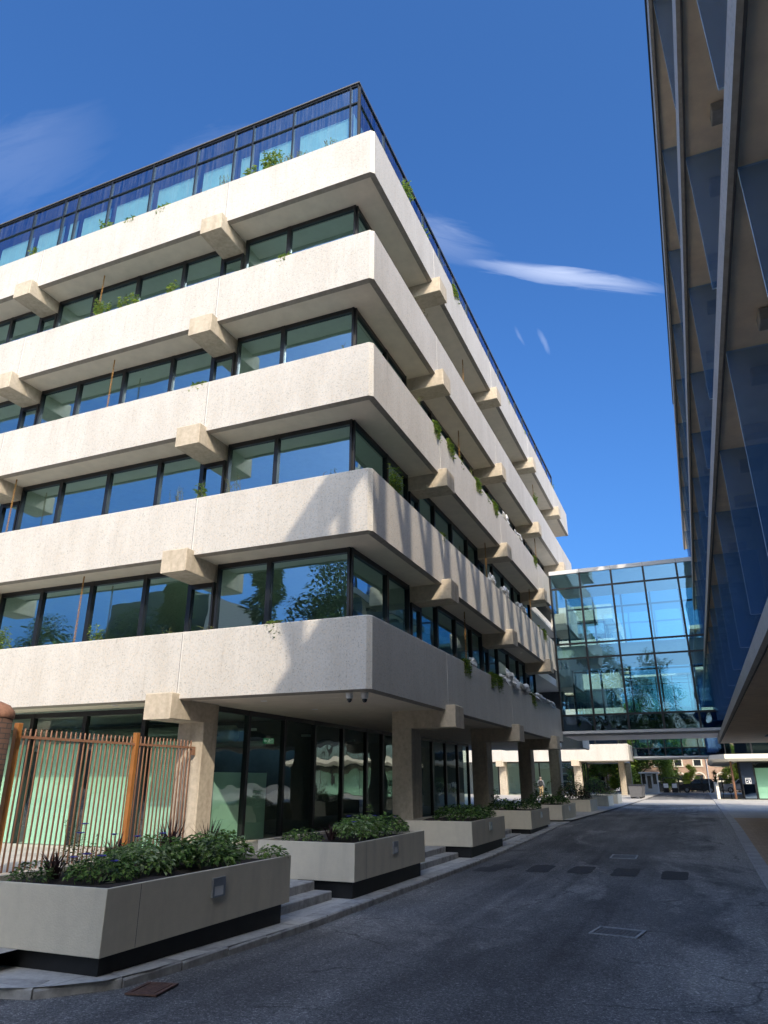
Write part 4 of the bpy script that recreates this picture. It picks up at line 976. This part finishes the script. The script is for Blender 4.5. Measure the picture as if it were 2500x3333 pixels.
# trees and buildings behind the camera, mirrored in the glazing
G2 = 'trees behind the viewer mirrored in the windows'
tree('slim dark conifer mirrored in the lowest windows left of the column', TC, -45.5, -25, 1.02, 0, G2, -1.85, 'conifer_tree')
tree('broad dark conifer mirrored beside the first column head', TC, -35.0, -25, 1.04, 1, G2, -1.85, 'conifer_tree')
tree('leafy tree mirrored near the corner of the lowest windows', TD, -26.0, -23, 1.12, 1, G2, -1.85)
tree('wide leafy tree mirrored at the far left of the lowest windows', TD, -64, -26, .98, 2, G2, -1.85)
tree('rounded leafy tree mirrored in front of the dark mirrored building', TD, -49.5, -24, .92, 3, G2, -1.85)
tree('leafy tree mirrored at the left side of the near bridge', TD, -11, -26, 1.05, 4, G2, -1.85)
tree('leafy tree mirrored in the middle of the near bridge', TD, -4, -28, .95, 5, G2, -1.85)
tree('leafy tree mirrored at the right of the near bridge', TD, -18, -30, .95, 6, G2, -1.85)
bb = thing('background_building', 'dark stepped building mirrored between trees in the lowest front windows', 'building', (-53, -34, -1.85))
m = MB(); m.box(-5, 0, -5, 5, 0, 20.2); m.box(0, 5.5, -5, 5, 0, 21.2); m.box(5.5, 8, -5, 5, 0, 20.4); m.build('wall', ['darkblock'], bb)
for i in range(5):
    for j in range(6):
        m = MB(); m.box(-4.2+2*i, -2.9+2*i, 5.0, 5.03, 1.2+3.1*j, 2.9+3.1*j); m.build('window', ['carglass'], bb)

# ------------------------------------------------------------------ things at the end of the road
hut = thing('guard_hut', 'small white guard hut with dark windows at the road end', 'kiosk', (-5.6, 97.5, PLZ))
m = MB(); m.box(-.95, .95, -.0, 1.8, 0, 1.0); m.box(-.95, -.85, 0, 1.8, 1.0, 2.2); m.box(.85, .95, 0, 1.8, 1.0, 2.2); m.box(-.42, -.32, 0, .1, 1.0, 2.2); m.box(.32, .42, 0, .1, 1.0, 2.2); m.box(-.85, .85, 1.7, 1.8, 1, 2.2); m.build('wall', ['white'], hut)
m = MB(); m.cbox(-1.15, 1.15, -.2, 2.0, 2.2, 2.38, .03); m.build('roof', ['white'], hut)
for a, b in ((-.85, -.42), (.42, .85)):
    m = MB(); m.box(a, b, .04, .06, 1.0, 2.2); m.build('window', ['carglass'], hut)
m = MB(); m.box(-.30, .30, -.02, -.001, .05, 2.1); d = m.build('door', ['white'], hut); m = MB(); m.box(-.22, .22, -.03, -.02, .5, 1.95); m.build('glazing', ['carglass'], d)
for i, lb in enumerate(['nearest of three dark bins beside the sunlit planter', 'middle of three dark bins beside the sunlit planter', 'farthest of three dark bins beside the sunlit planter']):
    t = thing('wheeled_bin', lb, 'bin', (-5.1+.0*i, 68+1.6*i, PLZ), 0, 'dark bins on the pavement')
    m = MB(); m.loft([[(-.45, -.5, .12), (.45, -.5, .12), (.45, .5, .12), (-.45, .5, .12)], [(-.55, -.6, 1.0), (.55, -.6, 1.0), (.55, .6, 1.0), (-.55, .6, 1.0)]]); m.build('bin_body', ['darkblock'], t)
    m = MB(); m.loft([[(-.58, -.63, 1.001), (.58, -.63, 1.001), (.58, .63, 1.001), (-.58, .63, 1.001)], [(-.5, -.5, 1.12), (.5, -.5, 1.12), (.5, .5, 1.12), (-.5, .5, 1.12)]]); m.build('lid', ['black'], t)
    for sx in (-.35, .35):
        for sy in (-.4, .4): m = MB(); m.lathe([(0, -.04), (.1, -.04), (.1, .04), (0, .04)], (sx, sy, .1), 12, axis='Y'); m.build('wheel', ['rubber'], t)

def car(label, x, y, rz, paint, group='cars parked at the road end'):
    t = thing('parked_car', label, 'car', (x, y, PLZ-.05), rz, group)
    prof = [(-2.2, .35), (-2.25, .75), (-2.1, 1.0), (-1.0, 1.08), (-.35, 1.62), (1.5, 1.66), (2.05, 1.15), (2.2, .95), (2.2, .4), (1.8, .28), (-1.8, .28)]
    m = MB(); rings = []
    for yy, s, zz in ((-.9, .97, .0), (-.86, 1, 0), (.86, 1, 0), (.9, .97, 0)):
        rings.append([(px*s, yy*(1 if pz < 1.1 else .80), pz if pz < 1.1 else pz) for px, pz in prof])
    m.loft(rings); o = m.build('body', [paint], t)
    for sy in (-1, 1):
        for (a, b, c, d) in ((-.75, -.2, -.32, .35), (.42, .42, .45, 1.05), (1.12, 1.12, 1.0, 1.62)):
            pass
        for q in ([(-.78, 1.12), (-.3, 1.55), (.3, 1.56), (.3, 1.12)], [(.38, 1.12), (.38, 1.56), (1.05, 1.57), (1.05, 1.12)], [(1.13, 1.12), (1.13, 1.57), (1.45, 1.57), (1.78, 1.15)]):
            m = MB(); m.extrude([(px, sy*(.905-(pz-1.08)*.34), pz) for px, pz in q], (0, sy*.012, 0)); m.build('side_window', ['carglass'], t)
    for sx in (-1.4, 1.4):
        for sy in (-.82, .82):
            m = MB(); m.lathe([(.2, -.11), (.34, -.11), (.36, 0), (.34, .11), (.2, .11)], (sx, sy, .34), 20, axis='Y'); w = m.build('wheel', ['rubber'], t)
            m = MB(); m.lathe([(0, -.115), (.19, -.115), (.2, 0), (.19, .115), (0, .115)], (sx, sy, .34), 14, axis='Y'); m.build('rim', ['steel'], w)
    for sy in (-.72, .72):
        m = MB(); m.box(2.12, 2.24, sy-.12, sy+.12, .85, 1.2); m.build('tail_light', ['red'], t)
        m = MB(); m.box(-2.26, -2.1, sy-.15, sy+.15, .72, .9); m.build('headlight', ['whitepl'], t)
car('black car with red tail light behind the far railings', -.15, 103.6, 0, 'blackpaint')
car('dark silver car partly hidden behind the right-hand gate wall', 4.9, 104.2, 0, 'silver')
fr = thing('railing_fence', 'black metal railings with gate across the end of the road', 'fence', (0, 101.2, PLZ))
m = MB(); m.box(-2.3, 12, -.02, .02, 1.46, 1.52); m.box(-2.3, 12, -.02, .02, .15, .2); m.build('rail', ['blackpaint'], fr)
m = MB()
for i in range(110): m.box(-2.2+.13*i-.008, -2.2+.13*i+.008, -.0075, .0075, .2, 1.46)
m.build('bar', ['blackpaint'], fr)['kind'] = 'stuff'
for x in (-2.35, -4.2, .35, 2.6, 5.0):
    m = MB(); m.box(x-.07, x+.07, -.07, .07, 0, 1.65); m.build('post', ['blackpaint'], fr)
m = MB(); m.tube([(-4.2, 0, 1.7), (-2.35, 0, 1.7)], .05, 6); m.tube([(-4.2, 0, .3), (-2.35, 0, .3)], .04, 6); m.build('gate_rail', ['blackpaint'], fr)
for x, y, lb in ((-3.9, 100.6, 'white square notice on the left gate post'), (-2.9, 100.8, 'white square notice on the gate by the black car')):
    t = thing('notice_board', lb, 'sign', (x, y, PLZ), 0, 'white notices on the far gate')
    m = MB(); m.box(-.28, .28, -.02, .0, .55, 1.05); m.build('panel', ['signwhite'], t); m = MB(); m.box(-.33, .33, .0, .05, 0, 1.15); m.build('backing', ['blackpaint'], t)
wl = MB(); wl.extrude([(1.25, 68.5, PLZ), (1.25, 77, PLZ), (1.25, 77, PLZ+1.3), (1.25, 70.5, PLZ+1.2), (1.25, 68.5, PLZ+.95)], (.22, 0, 0))
tag(wl.build('ramp_wall', ['cream']), 'low cream ramp wall with sloped top at the right road edge', 'wall')
for x, lb in ((2.1, 'small dark outdoor table left of the brown pavilion column'), (3.05, 'small dark outdoor table right of the brown pavilion column')):
    t = thing('outdoor_table', lb, 'table', (x, 71.5, PLZ), 0, 'tables under the pavilion canopy')
    m = MB(); m.cbox(-.4, .4, -.4, .4, .70, .74, .01); m.build('tabletop', ['darkblock'], t)
    for sx in (-.32, .32):
        for sy in (-.32, .32): m = MB(); m.tube([(sx, sy, 0), (sx*.9, sy*.9, .70)], .025, 6); m.build('leg', ['blackpaint'], t)
# spiky palm-like plant
pt = thing('cordyline_plant', 'dark spiky palm-like plant with bare trunk by the far railings', 'plant', (1.75, 92, PLZ))
m = MB(); m.tube([(0, 0, 0), (.06, 0, .9), (0, 0, 1.7)], [.11, .09, .07], 8); m.build('trunk', ['bark'], pt)
m = MB(); 
for zc in (1.2, 1.6, 2.0): tuft(m, (0, 0, zc), 40, .75, int(zc*10), 0, .07, 2.2)
m.build('crown', ['leafC'], pt, fix=False)
pole = MB(); pole.tube([(0, 0, 0), (0, 0, 5.2)], .05, 8); tag(pole.build('lamp_post', ['white'], loc=(1.15, 101.8, PLZ)), 'slim white pole in front of the brick houses', 'pole')

def house(label, x0, x1, y, h, seed, arch=True):
    t = thing('brick_house', label, 'house', ((x0+x1)/2, y, PLZ), 0, 'brick terraced houses at the road end'); w = (x1-x0)/2
    m = MB(); m.box(-w+.005, w-.005, 0, 9, 0, h); m.build('wall', ['hbrick'], t)
    m = MB(); m.extrude([(-w, -.3, h), (-w, 9.3, h), (-w, 4.5, h+3)], (2*w, 0, 0)); rf = m.build('roof', ['slate'], t)
    m = MB(); m.box(-w+.1, -w+1.1, 4, 5.2, h+1.5, h+4.4); m.build('chimney', ['terracotta'], rf)
    n = max(2, int(2*w/2.4))
    for i in range(n):
        cx = -w+(i+.5)*2*w/n
        for z0 in (3.4, 6.3):
            if z0+1.8 > h: continue
            m = MB(); m.box(cx-.62, cx-.45, -.06, .02, z0-.1, z0+1.75); m.box(cx+.45, cx+.62, -.06, .02, z0-.1, z0+1.75); m.box(cx-.45, cx+.45, -.06, .02, z0+1.55, z0+1.75); m.box(cx-.7, cx+.7, -.1, .02, z0-.22, z0-.1); m.box(cx-.45, cx+.45, -.04, .02, z0+.68, z0+.76)
            wd = m.build('window', ['cream'], t); m = MB(); m.box(cx-.45, cx+.45, -.02, .01, z0-.1, z0+1.55); m.build('pane', ['carglass'], wd)
        # arched ground-floor opening
        m = MB(); a0 = []
        for k in range(13):
            q = math.pi*k/12; a0.append((cx+.85*math.cos(q), math.sin(q)*.75+1.75))
        a1 = [(cx+.68*math.cos(math.pi*k/12), math.sin(math.pi*k/12)*.58+1.75) for k in range(13)]
        for k in range(12):
            m.extrude([(a0[k][0], -.08, a0[k][1]), (a0[k+1][0], -.08, a0[k+1][1]), (a1[k+1][0], -.08, a1[k+1][1]), (a1[k][0], -.08, a1[k][1])], (0, .09, 0))
        m.box(cx-.85, cx-.68, -.08, .01, 0, 1.75); m.box(cx+.68, cx+.85, -.08, .01, 0, 1.75); m.box(cx-.68, cx+.68, -.06, .01, 1.2, 1.4)
        wd = m.build('arched_window', ['cream'], t); m = MB(); m.box(cx-.68, cx+.68, -.02, .012, .0, 1.2); m.box(cx-.5, cx+.5, -.02, .012, 1.4, 2.1); m.build('pane', ['carglass'], wd)
    m = MB(); m.tube([(w-.1, -.08, 0), (w-.1, -.08, h)], .06, 8); m.build('downpipe', ['whitepl'], t)
house('brick house with arched ground-floor windows directly behind the black car', -3.6, 1.4, 112, 8, 1)
house('brick house right of the white downpipe behind the pavilion column', 1.41, 8.0, 112.4, 8, 2)
house('brick house half hidden by the leafy trees left of the road', -9, -3.61, 112.2, 8, 3)
house('brick house seen through the far arcade', -22, -12, 113, 8, 4)

# ------------------------------------------------------------------ person
def skin(name, verts, edges, rad, mat, parent, root=0, lvl=2):
    b = bmesh.new(); ly = b.verts.layers.skin.verify(); vs = [b.verts.new(v) for v in verts]
    for v, r in zip(vs, rad): v[ly].radius = (r, r) if not isinstance(r, tuple) else r
    vs[root][ly].use_root = True
    for a, c in edges: b.edges.new((vs[a], vs[c]))
    me = bpy.data.meshes.new(name); b.to_mesh(me); b.free(); me.materials.append(M[mat])
    o = link(name, me, parent); s = o.modifiers.new('skin', 'SKIN'); s.use_smooth_shade = True
    u = o.modifiers.new('sub', 'SUBSURF'); u.levels = lvl; u.render_levels = lvl
    return o
pn = thing('person', 'person walking away across the plaza in grey jacket and khaki trousers with black backpack', 'person', (-12.62, 65, PLZ), R(12))
J = {'pel': (0, 0, .95), 'sp': (0, .02, 1.15), 'ch': (0, .03, 1.35), 'nk': (0, .02, 1.49), 'hd': (0, .04, 1.58), 'ht': (0, .03, 1.68),
     'ls': (-.18, .02, 1.41), 'le': (-.25, -.05, 1.14), 'lw': (-.24, .05, .90), 'lh': (-.24, .09, .82), 'rs': (.18, .02, 1.41), 're': (.25, .04, 1.14), 'rw': (.24, .18, .92), 'rh': (.24, .22, .85),
     'lp': (-.09, 0, .90), 'lk': (-.10, .16, .50), 'la': (-.10, .10, .09), 'lt': (-.10, .26, .04), 'rp': (.09, 0, .90), 'rk': (.10, -.06, .50), 'ra': (.10, -.28, .13), 'rt': (.10, -.16, .04)}
def sk(name, names, edges, rad, mat, parent, root=0): return skin(name, [J[n] for n in names], [(names.index(a), names.index(b)) for a, b in edges], rad, mat, parent, root)
body = sk('body', ['pel', 'sp', 'ch', 'nk', 'hd', 'ht', 'ls', 'le', 'lw', 'lh', 'rs', 're', 'rw', 'rh', 'lp', 'lk', 'la', 'rp', 'rk', 'ra'],
          [('pel', 'sp'), ('sp', 'ch'), ('ch', 'nk'), ('nk', 'hd'), ('hd', 'ht'), ('ch', 'ls'), ('ls', 'le'), ('le', 'lw'), ('lw', 'lh'), ('ch', 'rs'), ('rs', 're'), ('re', 'rw'), ('rw', 'rh'), ('pel', 'lp'), ('lp', 'lk'), ('lk', 'la'), ('pel', 'rp'), ('rp', 'rk'), ('rk', 'ra')],
          [.13, .12, .13, .055, .09, .07, .06, .045, .032, .03, .06, .045, .032, .03, .085, .055, .035, .085, .055, .035], 'skin', pn)
sk('jacket', ['pel', 'sp', 'ch', 'nk', 'ls', 'le', 'lw', 'rs', 're', 'rw'], [('pel', 'sp'), ('sp', 'ch'), ('ch', 'nk'), ('ch', 'ls'), ('ls', 'le'), ('le', 'lw'), ('ch', 'rs'), ('rs', 're'), ('re', 'rw')], [.16, .155, .165, .07, .08, .062, .048, .08, .062, .048], 'jacket', pn)
sk('trousers', ['pel', 'lp', 'lk', 'la', 'rp', 'rk', 'ra'], [('pel', 'lp'), ('lp', 'lk'), ('lk', 'la'), ('pel', 'rp'), ('rp', 'rk'), ('rk', 'ra')], [.15, .105, .078, .06, .105, .078, .06], 'khaki', pn)
m = MB(); m.lathe([(.0, .12), (.06, .105), (.095, .05), (.098, 0), (.08, -.05)], (0, .02, 1.62), 14); m.build('hair', ['hair'], pn, smooth=True)
m = MB(); m.cbox(-.15, .15, -.32, -.13, 1.02, 1.45, .05); m.build('backpack', ['pack'], pn)
for a, b in (('la', 'lt'), ('ra', 'rt')):
    m = MB(); m.tube([Vector(J[a])+Vector((0, -.05, -.04)), Vector(J[b])], [.05, .045], 8); m.build('shoe', ['pack'], pn)

# ------------------------------------------------------------------ sky, sun, camera
S = Vector((.734, -1.12, 1.0)).normalized()
w = bpy.data.worlds.new('World'); bpy.context.scene.world = w; w.use_nodes = True
nt = w.node_tree; bg = nt.nodes['Background']
sky = nt.nodes.new('ShaderNodeTexSky'); sky.sky_type = 'NISHITA'; sky.sun_disc = False
sky.sun_elevation = math.asin(S.z); sky.sun_rotation = math.atan2(S.x, S.y); sky.altitude = 0; sky.air_density = 1.0; sky.dust_density = 5.0; sky.ozone_density = 2.6
tc = nt.nodes.new('ShaderNodeTexCoord'); d = tc.outputs['Generated']
def dotn(v):
    n = N(nt, 'ShaderNodeVectorMath', operation='DOT_PRODUCT'); nt.links.new(d, n.inputs[0]); n.inputs[1].default_value = v; return n.outputs['Value']
def mth(op, a, b=None):
    n = N(nt, 'ShaderNodeMath', operation=op)
    for i, q in enumerate((a, b)):
        if q is None: continue
        if isinstance(q, (int, float)): n.inputs[i].default_value = q
        else: nt.links.new(q, n.inputs[i])
    return n.outputs[0]
def wisp(c0, c1, wid, amt, seed, sx=4, sy=22):
    c0 = Vector(c0).normalized(); c1 = Vector(c1).normalized(); c = (c0+c1).normalized(); a = (c1-c0); L = a.length/2; a = (a-c*a.dot(c)).normalized(); b = c.cross(a)
    u = mth('DIVIDE', dotn(a), L); v = mth('DIVIDE', dotn(b), wid)
    cb = nt.nodes.new('ShaderNodeCombineXYZ'); nt.links.new(mth('MULTIPLY', dotn(a), sx), cb.inputs[0]); nt.links.new(mth('MULTIPLY', dotn(b), sy), cb.inputs[1]); cb.inputs[2].default_value = seed
    nz = N(nt, 'ShaderNodeTexNoise', Scale=1.6, Detail=7.0, Roughness=.58, Distortion=.8); nt.links.new(cb.outputs[0], nz.inputs['Vector'])
    warp = mth('MULTIPLY', mth('SUBTRACT', nz.outputs['Fac'], .5), 2.2)
    r2 = mth('ADD', mth('POWER', mth('ABSOLUTE', u), 2.0), mth('POWER', mth('ABSOLUTE', mth('ADD', v, warp)), 2.0))
    mask = mth('MAXIMUM', mth('SUBTRACT', 1.0, r2), 0.0)
    front = mth('GREATER_THAN', dotn(c), .3)
    return mth('MULTIPLY', mth('MULTIPLY', mth('POWER', mask, 1.4), mth('ADD', mth('MULTIPLY', nz.outputs['Fac'], .9), .15)), mth('MULTIPLY', front, amt))
ws = [wisp((-.20, .745, .655), (.06, .805, .57), .013, .34, 1.3, 5, 40), wisp((-.30, .66, .70), (-.14, .76, .65), .03, .10, 4.1, 5, 30), wisp((-.105, .832, .535), (-.115, .81, .57), .004, .12, 7.7, 9, 30),
      wisp((-.135, .82, .55), (-.145, .80, .575), .003, .07, 9.2, 9, 30), wisp((-.74, .36, .60), (-.52, .44, .73), .05, .05, 2.2, 5, 26), wisp((-.72, .45, .55), (-.60, .46, .62), .04, .12, 3.4, 5, 20), wisp((-.52, .50, .69), (-.36, .55, .74), .04, .08, 5.9, 5, 26)]
tot = ws[0]
for q in ws[1:]: tot = mth('ADD', tot, q)
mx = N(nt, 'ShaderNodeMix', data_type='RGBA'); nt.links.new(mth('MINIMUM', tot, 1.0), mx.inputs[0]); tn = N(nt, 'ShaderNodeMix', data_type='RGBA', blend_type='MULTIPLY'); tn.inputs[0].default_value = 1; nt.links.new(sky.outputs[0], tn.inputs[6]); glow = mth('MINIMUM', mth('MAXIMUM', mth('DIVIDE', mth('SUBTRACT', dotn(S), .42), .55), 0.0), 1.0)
tm = N(nt, 'ShaderNodeMix', data_type='RGBA'); nt.links.new(glow, tm.inputs[0]); tm.inputs[6].default_value = (.265, .55, .90, 1); tm.inputs[7].default_value = (.96, 1.04, 1.12, 1); nt.links.new(tm.outputs[2], tn.inputs[7])  # sky whitened round the sun, a glow added to lift the shade
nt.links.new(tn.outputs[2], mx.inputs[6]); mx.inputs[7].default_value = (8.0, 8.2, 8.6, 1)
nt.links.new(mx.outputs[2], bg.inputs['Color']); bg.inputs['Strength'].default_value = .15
sun = bpy.data.lights.new('sun', 'SUN'); sun.energy = 2.0; sun.angle = R(.5); sun.color = (1, .87, .71)
so = bpy.data.objects.new('sun', sun); C.objects.link(so); so.rotation_euler = (-S).to_track_quat('-Z', 'Y').to_euler(); so.location = (30, -50, 60)

f, p, r, y = 2276.977, .365973738, -.00136367547, -.397241135
fw = Vector((math.sin(y)*math.cos(p), math.cos(y)*math.cos(p), math.sin(p))); rt = Vector((math.cos(y), -math.sin(y), 0)); dn = fw.cross(rt)
rt2 = rt*math.cos(r)-dn*math.sin(r); dn2 = rt*math.sin(r)+dn*math.cos(r)
cam = bpy.data.cameras.new('camera'); cam.sensor_fit = 'VERTICAL'; cam.sensor_height = 36; cam.lens = f/3333*36; cam.clip_start = .05; cam.clip_end = 3000
co = bpy.data.objects.new('camera', cam); C.objects.link(co)
mt = Matrix((rt2, -dn2, -fw)).transposed().to_4x4(); co.matrix_world = mt
sc = bpy.context.scene; sc.camera = co
sc.view_settings.view_transform = 'Standard'; sc.view_settings.look = 'None'; sc.view_settings.exposure = .95; sc.view_settings.gamma = 1
sc.render.engine = 'CYCLES'; sc.cycles.transparent_max_bounces = 24; sc.cycles.max_bounces = 14; sc.cycles.diffuse_bounces = 8; sc.cycles.glossy_bounces = 6; sc.cycles.use_denoising = True
